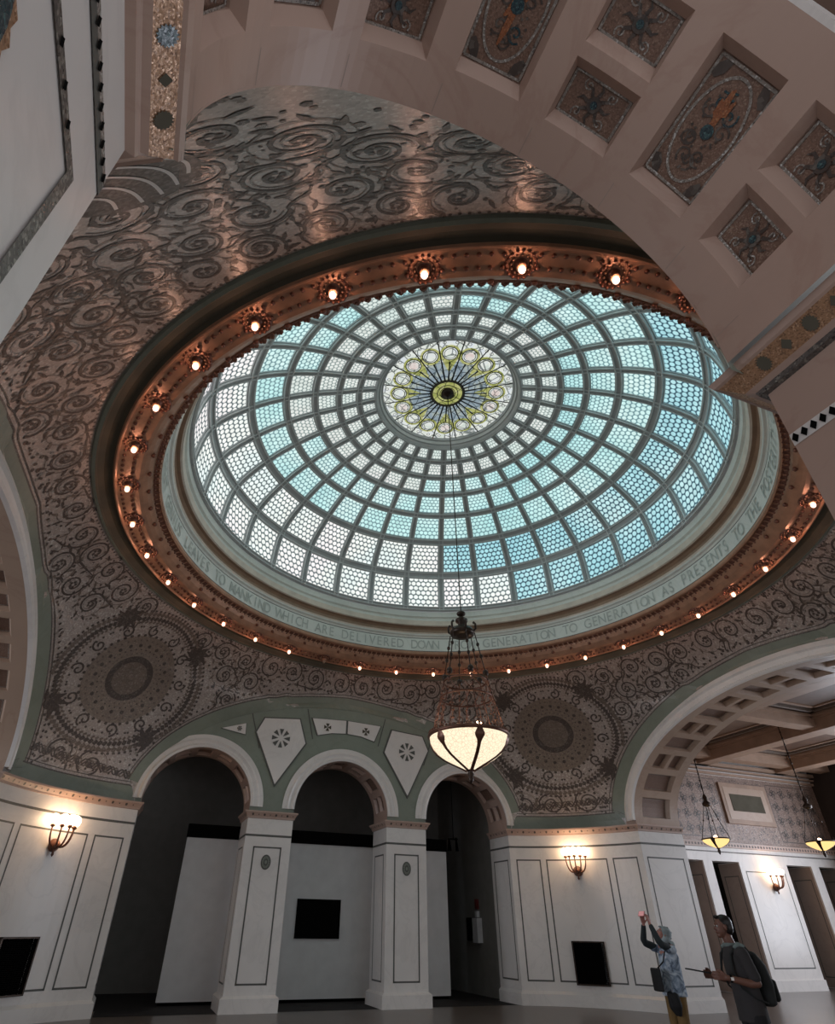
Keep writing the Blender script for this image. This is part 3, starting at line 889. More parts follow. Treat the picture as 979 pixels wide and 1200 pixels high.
# free-standing pillars between the far arches and near arches
def pillar(xc, yf, sgn, label):
    root = empty('marble_pillar', (xc, yf + sgn * DEP / 2, 0)); tag(root, label, 'pillar', 'pillars between the small arches')
    w = 1.18 / 2; d = DEP / 2
    rect = [V2(-w, -d), V2(-w, d), V2(w, d), V2(w, -d)]
    loop = [V2(0, d), V2(-w, d), V2(-w, -d), V2(w, -d), V2(w, d), V2(0, d)]
    loop = loop[::-1]
    # room (outside) on the left when going clockwise seen from above -> check sign with outward normals
    a, b = loop[0], loop[1]; t = (b - a).normalized(); n = V2(-t.y, t.x)
    if n.dot(a) < 0: loop = loop[::-1]
    mb = MB(); pline_box(mb, loop, .3, ZC, 0, 0)
    band_line(mb, loop, 3.47, .05)
    for (s0, s1) in ((-w + .23, w - .23),):
        for yy, fl in ((-d, 1), (d, -1)):
            seg = [V2(s0, yy), V2(s1, yy)] if fl < 0 else [V2(s1, yy), V2(s0, yy)]
            tt = (seg[1] - seg[0]).normalized(); nn = V2(-tt.y, tt.x)
            if nn.y * yy < 0: seg = seg[::-1]
            frame_lines(mb, seg, .49, 3.25)
    for xx in (-w, w):
        seg = [V2(xx, -d + .2), V2(xx, d - .2)]; tt = (seg[1] - seg[0]).normalized()
        if V2(-tt.y, tt.x).x * xx < 0: seg = seg[::-1]
        frame_lines(mb, seg, .49, 3.25)
    mb.build('shaft', [M['marble'], M['line']], root)
    mb = MB(); pline_box(mb, loop, 0, .26, .07, 0)
    A, B = offset(loop, .07), offset(loop, 0)
    for i in range(len(loop) - 1): mb.quad((A[i].x, A[i].y, .26), (A[i + 1].x, A[i + 1].y, .26), (B[i + 1].x, B[i + 1].y, .31), (B[i].x, B[i].y, .31))
    mb.build('plinth', M['marble'], root)
    mb = MB(); cornice_on(mb, loop); cornice_pattern(mb, loop, 1, ZC, .15, .028)
    mb.quad((-w - .1, -d - .1, ZC), (w + .1, -d - .1, ZC), (w + .1, d + .1, ZC), (-w - .1, d + .1, ZC))
    mb.build('capital', [M['marble_warm'], M['scroll']], root)
    mb = MB(); sy_ = -sgn
    F = lambda x, y, h: Vector((x, sy_ * (d + .006 + h), 2.91 + y))
    disc(mb, F, 0, 0, .125, 0, 28, .004, .165); disc(mb, F, 0, 0, .095, 1, 24, .008, .13); disc(mb, F, 0, 0, .06, 0, 20, .012, .085); disc(mb, F, 0, 0, .03, 1, 12, .016, .04)
    for k in range(14): disc(mb, F, .078 * cos(2 * pi * k / 14), .107 * sin(2 * pi * k / 14), .012, 0, 6, .014)
    mb.build('oval_medallion', [M['line'], M['green']], root)
    return root
pillar(-1.91, YF, 1, 'panelled white marble pillar between the left and middle arches')
pillar(1.91, YF, 1, 'panelled white marble pillar between the middle and right arches')
# near pillar (to the right of the camera) as wall run
for xa in (1,):
    root = empty('marble_pillar', (-1.90, YN - DEP / 2, 0)); tag(root, 'dark foreground pillar top at the right edge carrying the coffered arch', 'pillar')
    w = .50; d = DEP / 2
    loop = [V2(0, d), V2(-w, d), V2(-w, -d), V2(w, -d), V2(w, d), V2(0, d)]
    mb = MB(); pline_box(mb, loop, 0, ZC, 0, 0); 
    mb.build('shaft', [M['marble_warm'], M['line']], root)
    # mosaic bands on the face towards the arch opening
    mb = MB()
    F = lambda x, y, h: Vector((-w - h, x, y))
    for zz, hw in ((3.575, .035),):
        mb.quad(F(-d, zz - hw, .004), F(d, zz - hw, .004), F(d, zz + hw, .004), F(-d, zz + hw, .004), 0)
        for k in range(24): disc(mb, F, -d + .03 + k * .046, zz, .018, 1, 4, .008, .030)
    mb.build('mosaic_band', [M['marble'], M['black']], root)
    mb = MB()
    pr = [(.0, 3.895, 1), (.028, 3.90, 1), (.034, 3.925, 0), (.066, 3.94, 2), (.136, 4.02, 0), (.152, 4.025, 0), (.165, 4.06, 0), (0, 4.06, 0)]
    lp = [V2(-w, -d - .01), V2(-w, d)]; lp = [V2(-w, d), V2(-w, -d - .01)]
    lp = [V2(w, d), V2(-w, d), V2(-w, -d)]
    t = (lp[1] - lp[0]).normalized()
    if V2(-t.y, t.x).y < 0: lp = lp[::-1]
    for (o0, za, ma), (o1, zb, _) in zip(pr[:-1], pr[1:]):
        A, B = offset(lp, o0), offset(lp, o1)
        for i in range(2): mb.quad((A[i].x, A[i].y, za), (A[i + 1].x, A[i + 1].y, za), (B[i + 1].x, B[i + 1].y, zb), (B[i].x, B[i].y, zb), ma)
    mb.build('capital', [M['marble_warm'], M['strip'], M['gold']], root)
    mb = MB()
    G = lambda x, y, h: Vector((-w - .101 - y * .87 - h * .75, x, 3.980 + y - h * .66))
    for k in range(9):
        xx = d - .10 - k * .125
        if k % 2 == 0: star_r = .034; n_ = 16
        else: star_r = .026; n_ = 4
        vs = [G(xx, 0, .004)]
        for q in range(2 * n_ if k % 2 == 0 else 4):
            rr = star_r * (1 if q % 2 == 0 or k % 2 else .78); tq = 2 * pi * q / (2 * n_ if k % 2 == 0 else 4)
            vs.append(G(xx + rr * cos(tq), rr * sin(tq), .004))
        m_ = len(vs) - 1; mb.add(vs, [(0, 1 + q, 1 + (q + 1) % m_) for q in range(m_)], 0)
    mb.build('medallion', [M['green_dark'], M['blue']], root)
# near-left pier: rich details on the jamb facing the opening
pl = PANEL_DATA[(-1, -1)][2]
xj = -5.47
mb = MB()
pr = [(.0, 3.895, 1), (.028, 3.90, 1), (.034, 3.925, 0), (.066, 3.94, 2), (.136, 4.02, 0), (.152, 4.025, 0), (.165, 4.06, 0), (0, 4.06, 0)]
y0_, y1_ = YN - DEP - .01, YN
for (o0, za, ma), (o1, zb, _) in zip(pr[:-1], pr[1:]):
    mb.quad((xj + o0, y0_, za), (xj + o0, y1_ + o0 * .3, za), (xj + o1, y1_ + o1 * .3, zb), (xj + o1, y0_, zb), ma)
mb.add([(xj + o, y1_ + o * .3, z) for o, z, _ in pr] + [(xj, y1_, 3.9)], [tuple(range(len(pr) + 1))], 0)
mb.build('impost_cornice', [M['marble_warm'], M['strip'], M['gold']], pl)
mb = MB()
G = lambda x, y, h: Vector((xj + .101 + y * .87 + h * .75, x, 3.980 + y - h * .66))
for k in range(9):
    xx = YN - .10 - k * .125
    n_ = 32 if k % 2 == 0 else 4; vs = [G(xx, 0, .004)]
    for q in range(n_):
        rr = (.034 * (1 if q % 2 else .78)) if k % 2 == 0 else .022; tq = 2 * pi * q / n_
        vs.append(G(xx + rr * cos(tq), rr * sin(tq), .004))
    m_ = len(vs) - 1; mb.add(vs, [(0, 1 + q, 1 + (q + 1) % m_) for q in range(m_)], 1 if k % 4 == 2 else 0)
mb.build('medallion', [M['green_dark'], M['blue']], pl)
mb = MB()
F = lambda x, y, h: Vector((xj + h, x, y))
zz = 3.61; hw = .032
mb.quad(F(y0_, zz - hw, .004), F(y1_, zz - hw, .004), F(y1_, zz + hw, .004), F(y0_, zz + hw, .004), 0)
for k in range(26): disc(mb, F, y1_ - .03 - k * .052, zz, .014, 1, 4, .008, .026)
for (a_, b_, c_, d_) in ((y0_, y1_ - .145, 3.305, 3.35), (y1_ - .19, y1_ - .145, .5, 3.305)):
    mb.quad(F(a_, c_, .006), F(b_, c_, .006), F(b_, d_, .006), F(a_, d_, .006), 2)
for k in range(9): disc(mb, F, y1_ - .30 - k * .09, 3.328, .013, 1, 4, .010, .020)
mb.build('mosaic_band', [M['strip_lt'], M['black'], M['strip']], pl)
mb = MB()
cyy, czz = -8.56, 2.95
n_ = 40
vs = [F(cyy, czz, .012)] + [F(cyy + .17 * (1 if q % 2 else .9) * cos(2 * pi * q / n_), czz + .21 * (1 if q % 2 else .9) * sin(2 * pi * q / n_), .010) for q in range(n_)]
mb.add(vs, [(0, 1 + q, 1 + (q + 1) % n_) for q in range(n_)], 0); disc(mb, F, cyy, czz, .13, 1, 24, .016, .165)
mb.build('oval_medallion', [M['gold'], M['blue']], pl)

# ------------------------------------------------------------------ rings below the dome
def ring(name, pr, mats, n=240, parent=None):
    mb = MB()
    for (r0, z0, m0), (r1, z1, _) in zip(pr[:-1], pr[1:]):
        vs = []
        for k in range(n):
            t = 2 * pi * k / n
            vs += [(r0 * S * cos(t), r0 * S * sin(t), zr(z0)), (r1 * S * cos(t), r1 * S * sin(t), zr(z1))]
        mb.add(vs, [(2 * k, (2 * k + 2) % (2 * n), (2 * k + 3) % (2 * n), 2 * k + 1) for k in range(n)], m0, True)
    return mb.build(name, mats, parent)
g = struct(ring('trim_5', [(1.094, .972, 1), (1.088, .966, 1), (1.080, .966, 0), (1.076, .972, 0), (1.062, .982, 0), (1.048, .984, 0), (1.040, .980, 2), (1.036, .976, 2), (1.033, .976, 2)], [M['green_dark'], M['green'], M['copper']]))
cop = empty('copper_ring', (0, 0, zr(.985))); struct(cop); cop.name = 'trim_6'
PRC = [(1.034, .976), (1.030, .980), (.980, .984), (.974, .984), (.966, .990), (.956, 1.001), (.949, 1.014), (.945, 1.028), (.938, 1.034), (.932, 1.030), (.929, 1.034), (.928, 1.045)]
mb = MB()
c_ = ring('copper_soffit', [(r, z, 0) for r, z in PRC], [M['copper']], 288); c_.parent = cop; c_.location = (0, 0, -zr(.985))
mb = MB()
n = 36 * 8
for k in range(n):
    t = 2 * pi * (k + .5) / n
    if min((degd := (D(t) % 10)), 10 - degd) < 1.6: continue
    for r in (1.018, .992): mb.ball((r * S * cos(t), r * S * sin(t), zr(.982) - .012), .032, 0, 6)
mb.build('studs', M['copper_dk'], cop).location = (0, 0, -zr(.985))
mb = MB()
n = 260
for k in range(n):          # pierced leaf fringe on the inner lip
    t = 2 * pi * k / n; dt = 2 * pi / n * .42
    r0, r1 = .944 * S, .9275 * S; z0, z1 = zr(1.018), zr(1.024)
    P = lambda r, a, z: (r * cos(a), r * sin(a), z)
    mb.add([P(r0, t - dt, z0), P(r0, t + dt, z0), P(r1 + .03, t + dt * .8, z1 - .005), P(r1, t, z1 - .012), P(r1 + .03, t - dt * .8, z1 - .005)], [(0, 1, 2, 3, 4)], 0)
    mb.ball(P(.940 * S, t, zr(1.012)), .022, 0, 5)
for k in range(72):
    t = 2 * pi * k / 72 + .04
    mb.ball((.952 * S * cos(t), .952 * S * sin(t), zr(1.002)), .045, 0, 6)
mb.build('leaf_fringe', M['copper_dk'], cop).location = (0, 0, -zr(.985))
# ring lamps
def ring_lamp_proto():
    root = empty('ring_lamp')
    mb = MB()   # local: z up, hanging down; origin at the soffit
    mb.lathe([(.19, .0), (.20, -.02), (.17, -.035), (.15, -.01), (.12, -.03), (.085, -.015), (.06, -.05), (.05, -.07)], (0, 0, 0), 0, 24)
    for k in range(16):
        t = 2 * pi * k / 16; mb.ball((.175 * cos(t), .175 * sin(t), -.04), .022, 0, 6)
    for k in range(12):
        t = 2 * pi * k / 12; mb.ball((.115 * cos(t), .115 * sin(t), -.04), .016, 1, 6)
    mb.build('rosette', [M['copper_dk'], M['copper']], root)
    mb = MB(); mb.lathe([(.045, -.05), (.055, -.08), (.065, -.10), (.05, -.11), (.03, -.115)], (0, 0, 0), 0, 14)
    mb.build('socket', M['copper'], root)
    mb = MB(); mb.ball((0, 0, -.150), .044, 0, 12, 1.2); b = mb.build('bulb', M['bulb'], root)
    li = bpy.data.lights.new('bulb_filament', 'POINT'); li.energy = 2.0; li.color = (1, .50, .32); li.shadow_soft_size = .03
    lo = bpy.data.objects.new('bulb_filament', li); col.objects.link(lo); lo.parent = b; lo.location = (0, 0, -.150)
    return root
proto = ring_lamp_proto()
def lab_lamp(i):
    # order: clockwise as seen in the photo starting beside the chandelier crown
    if i == 21: return 'small ring bulb showing between the chandelier rods'
    names = {17: 'unlit dark bulb in the copper ring, left of the chandelier'}
    if i in names: return names[i]
    ordn = ['', 'first', 'second', 'third', 'fourth', 'fifth', 'sixth', 'seventh', 'eighth', 'ninth', 'tenth', 'eleventh', 'twelfth', 'thirteenth', 'fourteenth', 'fifteenth', 'sixteenth', 'seventeenth', 'eighteenth', 'nineteenth', 'twentieth', 'twenty-first']
    if 17 < i < 21: return ordn[21 - i] + ' glowing bulb of the copper ring leftward from the chandelier rods'
    if i < 17:
        if i == 2: return 'topmost glowing bulb of the copper ring, above the dome centre'
        if i < 2: return ordn[2 - i] + ' glowing bulb to the right of the topmost one on the copper ring'
        if i <= 9: return ordn[i - 2] + ' glowing bulb to the left of the topmost one round the copper ring'
        return ordn[17 - i] + ' glowing bulb up the copper ring from the unlit bulb on its left side'
    return ordn[i - 21] + ' glowing bulb of the copper ring rightward from the chandelier rods'
for i in range(32):
    t = -pi / 2 - 2 * pi / 36 * i
    o = proto if i == 0 else copy_tree(proto)
    o.location = (.999 * S * cos(t), .999 * S * sin(t), zr(.9855)); o.rotation_euler = (0, 0, t)
    tag(o, lab_lamp(i), 'light bulb', 'bulbs round the copper ring')
    if i == 17:
        for ch in o.children:
            if ch.name.startswith('bulb'):
                ch.data = ch.data.copy(); ch.data.materials[0] = M['bulb_off']
                for g_ in list(ch.children): bpy.data.objects.remove(g_)
# frieze with inscription
fr = struct(ring('trim_7', [(.928, 1.036, 1), (.934, 1.038, 0), (.930, 1.046, 2), (.9295, 1.049, 0), (.927, 1.108, 2), (.927, 1.111, 0), (.924, 1.118, 0), (.917, 1.122, 0), (.915, 1.127, 0)], [M['frieze'], M['copper_dk'], M['line']]))
TEXT = 'BOOKS ARE THE LEGACIES THAT A GREAT GENIUS LEAVES TO MANKIND WHICH ARE DELIVERED DOWN FROM GENERATION TO GENERATION AS PRESENTS TO THE POSTERITY OF THOSE WHO ARE YET UNBORN  '
def glyph_meshes(chars):
    out = {}
    dg = bpy.context.evaluated_depsgraph_get()
    for ch in chars:
        cu = bpy.data.curves.new('t', 'FONT'); cu.body = ch; cu.size = 1.0; cu.align_x = 'CENTER'; cu.resolution_u = 3; cu.offset = .004
        ob = bpy.data.objects.new('t', cu); col.objects.link(ob)
        bpy.context.view_layer.update(); dg = bpy.context.evaluated_depsgraph_get()
        me = bpy.data.meshes.new_from_object(ob.evaluated_get(dg))
        out[ch] = ([v.co.copy() for v in me.vertices], [tuple(p.vertices) for p in me.polygons])
        bpy.data.objects.remove(ob); bpy.data.curves.remove(cu); bpy.data.meshes.remove(me)
    return out
GL = glyph_meshes(sorted(set(TEXT.replace(' ', ''))))
mb = MB()
i0 = TEXT.index(' TO GENERATION AS') + 1
step = 360 / len(TEXT) * 1.0
for i, ch in enumerate(TEXT):
    if ch == ' ': continue
    a = R(32.2 - (i - i0) * step * 1.0)
    vs, fs = GL[ch]; hgt = .40
    out = []
    for v in vs:
        aa = a - v.x * hgt / (S * .927) * .82
        zz = zr(1.0795) + (v.y - .35) * hgt
        rr = (.9284 * S) - .016
        out.append((rr * cos(aa), rr * sin(aa), zz))
    mb.add(out, fs)
mb.build('inscription', M['letter'], fr)
# cornice above the frieze, with dentils, up to the glass
co_ = struct(ring('trim_8', [(.915, 1.127, 0), (.912, 1.133, 2), (.922, 1.136, 1), (.921, 1.150, 1), (.912, 1.158, 1), (.901, 1.160, 0), (.895, 1.163, 0), (.893, 1.185, 3), (.900, 1.188, 3), (.898, 1.20, 3), (.890, 1.205, 3), (.889, 1.228, 3), (.893, 1.232, 3)],
     [M['cream'], M['brownmould'], M['line'], M['frieze']]))
mb = MB(); n = 300
for k in range(n):
    t = 2 * pi * k / n; m_ = Matrix.Rotation(t, 4, 'Z')
    mb.box(.897 * S, .905 * S, -.035, .035, zr(1.163), zr(1.176), 0, m_)
for k in range(n):
    t = 2 * pi * (k + .5) / n; mb.ball((.917 * S * cos(t), .917 * S * sin(t), zr(1.134)), .028, 1, 5)
mb.build('dentils', [M['cream'], M['brownmould']], co_)

# ------------------------------------------------------------------ stained glass dome
PROF = [(.893, 1.235), (.861, 1.414), (.745, 1.536), (.627, 1.610), (.522, 1.656), (.432, 1.684), (.355, 1.711), (.289, 1.730)]
def sp_pt(t):
    """smooth (catmull-rom) profile, t in tiers 0..7"""
    i = min(int(t), 6); u = t - i; P = [Vector(PROF[max(i - 1, 0)]), Vector(PROF[i]), Vector(PROF[i + 1]), Vector(PROF[min(i + 2, 7)])]
    if i == 0: P[0] = Vector((.895, 1.05))
    return .5 * ((2 * P[1]) + (-P[0] + P[2]) * u + (2 * P[0] - 5 * P[1] + 4 * P[2] - P[3]) * u * u + (-P[0] + 3 * P[1] - 3 * P[2] + P[3]) * u ** 3)
def sp_n(t):
    a, b = sp_pt(max(t - .02, 0)), sp_pt(min(t + .02, 7)); d = (b - a).normalized(); n = Vector((d.y, -d.x))
    if n.x > 0 and n.y > 0 or n.x > 0: n = -n
    return n      # towards the inside
def DP(t, a, h=0):
    p = sp_pt(t); n = sp_n(t); r = p.x * S + n.x * h; z = zr(p.y) + n.y * h
    return Vector((r * cos(a), r * sin(a), z))
dome = empty('stained_glass_dome', (0, 0, zr(1.235))); tag(dome, 'huge round stained glass dome of pale blue fish scale panes in a grey iron frame', 'dome')
OFF = Vector((0, 0, zr(1.235)))
def dbuild(mb, name, mats, parent=dome):
    mb.v = [tuple(Vector(v) - OFF) for v in mb.v]; return mb.build(name, mats, parent)
GLASS_E = 1.0
def glassmat(name, light, dark, strength, kind='scale'):
    m, nt, out = newmat(name)
    uv = nt.nodes.new('ShaderNodeUVMap'); sp = nt.nodes.new('ShaderNodeSeparateXYZ'); lnk(nt, uv.outputs[0], sp.inputs[0])
    row = mth(nt, 'FLOOR', sp.outputs[1])
    off = mth(nt, 'MULTIPLY', mth(nt, 'MODULO', row, 2.0), .5)
    x = mth(nt, 'SUBTRACT', mth(nt, 'FRACT', mth(nt, 'ADD', sp.outputs[0], off)), .5)
    y = mth(nt, 'SUBTRACT', mth(nt, 'FRACT', sp.outputs[1]), .5)
    d = mth(nt, 'SQRT', mth(nt, 'ADD', mth(nt, 'MULTIPLY', x, x), mth(nt, 'MULTIPLY', mth(nt, 'MULTIPLY', y, y), .92)))
    fac = nt.nodes.new('ShaderNodeMapRange'); fac.inputs[1].default_value = .53; fac.inputs[2].default_value = .33
    fac.interpolation_type = 'SMOOTHSTEP'; lnk(nt, d, fac.inputs[0])
    v = coords(nt); nz = noise(nt, v, .45, 3); nz2 = noise(nt, v, 6, 2)
    lc = ramp(nt, nz, [(.35, light[0]), (.5, light[1]), (.65, light[2])])
    mx = nt.nodes.new('ShaderNodeMixRGB'); lnk(nt, fac.outputs[0], mx.inputs[0]); mx.inputs[1].default_value = (*dark, 1); lnk(nt, lc, mx.inputs[2])
    e = nt.nodes.new('ShaderNodeEmission'); lnk(nt, mx.outputs[0], e.inputs[0])
    at = nt.nodes.new('ShaderNodeAttribute'); at.attribute_type = 'OBJECT'; at.attribute_name = 'pane_light'
    st = mth(nt, 'MULTIPLY', mth(nt, 'MULTIPLY_ADD', nz2, .5, .75), strength)
    lnk(nt, st, e.inputs[1])
    gl = nt.nodes.new('ShaderNodeBsdfGlossy'); gl.inputs['Roughness'].default_value = .2; gl.inputs[0].default_value = (.04, .04, .04, 1)
    ad = nt.nodes.new('ShaderNodeAddShader'); lnk(nt, e.outputs[0], ad.inputs[0]); lnk(nt, gl.outputs[0], ad.inputs[1])
    lnk(nt, ad.outputs[0], out.inputs[0]); return m
M['glass_white'] = glassmat('pale_white_glass', ((.86, .97, .95), (.95, .98, .93), (1., .95, .95)), (.09, .13, .14), 1.0)
M['glass_teal'] = glassmat('pale_teal_glass', ((.52, .86, .86), (.62, .92, .90), (.74, .95, .92)), (.16, .30, .33), .96)
M['glass_blue'] = glassmat('deeper_blue_glass', ((.40, .76, .84), (.47, .82, .88), (.60, .88, .90)), (.03, .08, .12), .92)
M['glass_small'] = glassmat('bright_white_glass', ((.82, .95, .90), (.92, .97, .92), (.97, .96, .94)), (.28, .36, .35), .85)
NM = 32
panes = []
for tier in range(7):
    nx = (6, 6, 5.5, 5, 4.5, 4, 3.5)[tier]; ny = (7, 7, 6, 5.5, 4.5, 4, 3.5)[tier]
    for k in range(NM):
        a0 = 2 * pi * k / NM; a1 = 2 * pi * (k + 1) / NM; mid = (a0 + a1) / 2
        p = sp_pt(tier + .5); rr = p.x * S
        mgn = (.075 + .02 * (tier < 2)) / rr; mt_ = .085
        mgt = (.07, .085, .10, .115, .13, .14, .17)[tier]
        t0, t1 = tier + mgt, tier + 1 - mgt
        if tier < 3: az = D(mid) % 360
        az = D(mid) % 360
        # sea-blue panes to the right and lower right, whiter ones to the left
        if tier >= 5: mk = 'glass_small'
        elif tier in (2, 3, 4): mk = 'glass_small' if ((tier == 4 and 80 < az < 250) or (tier == 3 and 120 < az < 235 and random.random() < .5)) else 'glass_teal'
        else:
            pb = 1 if (az < 35 or az > 300) else 0
            if 35 <= az < 85: pb = (85 - az) / 50
            if 270 < az <= 300: pb = .5
            mk = 'glass_blue' if random.random() < pb else 'glass_white'
        px = project(*DP(tier + .5, mid)); q1 = project(*DP(t0, a0 + mgn)); q2 = project(*DP(t0, a1 - mgn)); q3 = project(*DP(t1, a1 - mgn)); q4 = project(*DP(t1, a0 + mgn))
        ar = abs((q1[0] - q3[0]) * (q2[1] - q4[1]) - (q2[0] - q4[0]) * (q1[1] - q3[1])) / 2
        panes.append((ar, tier, k, a0 + mgn, a1 - mgn, t0, t1, nx, ny, mk))
panes.sort(key=lambda q: -q[0])
rest = MB(); restm = ['glass_small', 'glass_teal', 'glass_blue', 'glass_white']
def pane_mesh(mb, q, mi):
    ar, tier, k, a0, a1, t0, t1, nx, ny, mk = q
    for i in range(2):
        for j in range(3):
            A, B = a0 + (a1 - a0) * i / 2, a0 + (a1 - a0) * (i + 1) / 2; T0, T1 = t0 + (t1 - t0) * j / 3, t0 + (t1 - t0) * (j + 1) / 3
            mb.quad(DP(T0, A, .0), DP(T0, B, .0), DP(T1, B, .0), DP(T1, A, .0), mi,
                    uv=[(nx * i / 2 + k * .5, ny * j / 3), (nx * (i + 1) / 2 + k * .5, ny * j / 3), (nx * (i + 1) / 2 + k * .5, ny * (j + 1) / 3), (nx * i / 2 + k * .5, ny * (j + 1) / 3)])
for idx, q in enumerate(panes):
    if idx < 99: mb = MB(); pane_mesh(mb, q, 0); dbuild(mb, 'glass_pane', M[q[9]])
    else: pane_mesh(rest, q, restm.index(q[9]))
o = dbuild(rest, 'glass_pane', [M[k] for k in restm]); o['kind'] = 'stuff'
# frame: meridian ribs and rings, each with raised double beading
for k in range(NM):
    a = 2 * pi * k / NM; mb = MB(); NT = 28
    for (o0, o1, h0, h1, mi) in ((-1.0, 1.0, -.02, .035, 0), (-.75, -.45, .035, .075, 1), (.45, .75, .035, .075, 1), (-.12, .12, .035, .06, 0)):
        for i in range(NT):
            T0, T1 = 7 * i / NT, 7 * (i + 1) / NT
            def W(T):
                w = .085 + .02 * max(0, 1 - T / 3); return w / (sp_pt(T).x * S)
            q = []
            for T in (T0, T1):
                w = W(T)
                q.append((DP(T, a + w * o0, h0), DP(T, a + w * o0, h1), DP(T, a + w * o1, h1), DP(T, a + w * o1, h0)))
            for j in range(3): mb.quad(q[0][j], q[0][j + 1], q[1][j + 1], q[1][j], mi)
    dbuild(mb, 'meridian_rib', [M['dframe'], M['dframe_hi']])
for T in (0.0, 1, 2, 3, 4, 5, 6):
    mb = MB(); n = 192
    wt = {0: .10, 1: .115, 2: .115, 3: .12, 4: .14, 5: .16, 6: .18}[int(T)]
    lo, hi = (T - wt, T + wt) if T > 0 else (0, .12)
    for (o0, o1, h0, h1, mi) in ((0, 1, -.01, .045, 0), (.12, .25, .045, .085, 1), (.75, .88, .045, .085, 1)):
        A, B = lo + (hi - lo) * o0, lo + (hi - lo) * o1
        for k in range(n):
            a0, a1 = 2 * pi * k / n, 2 * pi * (k + 1) / n
            c0 = [DP(A, a0, h0), DP(A, a0, h1), DP(B, a0, h1), DP(B, a0, h0)]; c1 = [DP(A, a1, h0), DP(A, a1, h1), DP(B, a1, h1), DP(B, a1, h0)]
            for j in range(3): mb.quad(c0[j], c1[j], c1[j + 1], c0[j + 1], mi)
    dbuild(mb, 'frame_ring', [M['dframe'], M['dframe_hi']])
# opaque metal skin behind the ribs so that nothing shows between
mb = MB()
for i in range(28):
    for k in range(128):
        a0, a1 = 2 * pi * k / 128, 2 * pi * (k + 1) / 128; T0, T1 = i / 4, (i + 1) / 4
        mb.quad(DP(T0, a0, -.04), DP(T0, a1, -.04), DP(T1, a1, -.04), DP(T1, a0, -.04))
dbuild(mb, 'outer_shell', M['dframe'])
# oculus: rim, rose of glass, lead spokes, hub
ocl = ring('oculus_rim', [(.297, 1.728, 0), (.290, 1.718, 0), (.284, 1.718, 0), (.282, 1.728, 1), (.276, 1.734, 0), (.270, 1.735, 1), (.266, 1.748, 0), (.260, 1.750, 0), (.258, 1.762, 0)], [M['dframe'], M['dframe_hi']], 128)
ocl.parent = dome; ocl.location = -OFF
OZ = zr(1.762)
def emit_noise(name, cs, strength, sc=8):
    m, nt, out = newmat(name); v = coords(nt); nz = noise(nt, v, sc, 3)
    vo = nt.nodes.new('ShaderNodeTexVoronoi'); vo.feature = 'DISTANCE_TO_EDGE'; vo.inputs['Scale'].default_value = sc * .8; lnk(nt, v, vo.inputs['Vector'])
    c = ramp(nt, nz, [(.35, cs[0]), (.5, cs[1]), (.65, cs[2])])
    ld = ramp(nt, vo.outputs['Distance'], [(.02, (.25, .27, .27)), (.07, (1, 1, 1))])
    mx = nt.nodes.new('ShaderNodeMixRGB'); mx.blend_type = 'MULTIPLY'; mx.inputs[0].default_value = 1; lnk(nt, c, mx.inputs[1]); lnk(nt, ld, mx.inputs[2])
    e = nt.nodes.new('ShaderNodeEmission'); e.inputs[1].default_value = strength; lnk(nt, mx.outputs[0], e.inputs[0]); lnk(nt, e.outputs[0], out.inputs[0]); return m
M['oc_white'] = emit_noise('rose_clear_glass', ((.72, .80, .74), (.90, .93, .86), (.80, .86, .90)), .85, 5)
M['oc_blue'] = emit_noise('rose_blue_grey_glass', ((.28, .36, .42), (.38, .47, .52), (.50, .56, .50)), .8, 6)
M['oc_green'] = emit_noise('rose_yellow_green_glass', ((.38, .42, .12), (.50, .52, .18), (.62, .62, .30)), .8, 6)
M['oc_pink'] = emit_noise('rose_pinkish_glass', ((.85, .70, .66), (.90, .82, .78), (.92, .88, .82)), .8, 6)
M['lead'] = plain('black_leading', (.01, .012, .012), .5)
ro = .262 * S
mb = MB()
def OF(x, y, h): return Vector((x, y, OZ - h))
def sector(r0, r1, mi, a0=0, a1=2 * pi, n=96, h=0):
    for k in range(n):
        t0, t1 = a0 + (a1 - a0) * k / n, a0 + (a1 - a0) * (k + 1) / n
        mb.quad(OF(r0 * cos(t0), r0 * sin(t0), h), OF(r1 * cos(t0), r1 * sin(t0), h), OF(r1 * cos(t1), r1 * sin(t1), h), OF(r0 * cos(t1), r0 * sin(t1), h), mi)
sector(ro * .60, ro, 0); sector(ro * .26, ro * .60, 1); sector(0.001, ro * .26, 2)
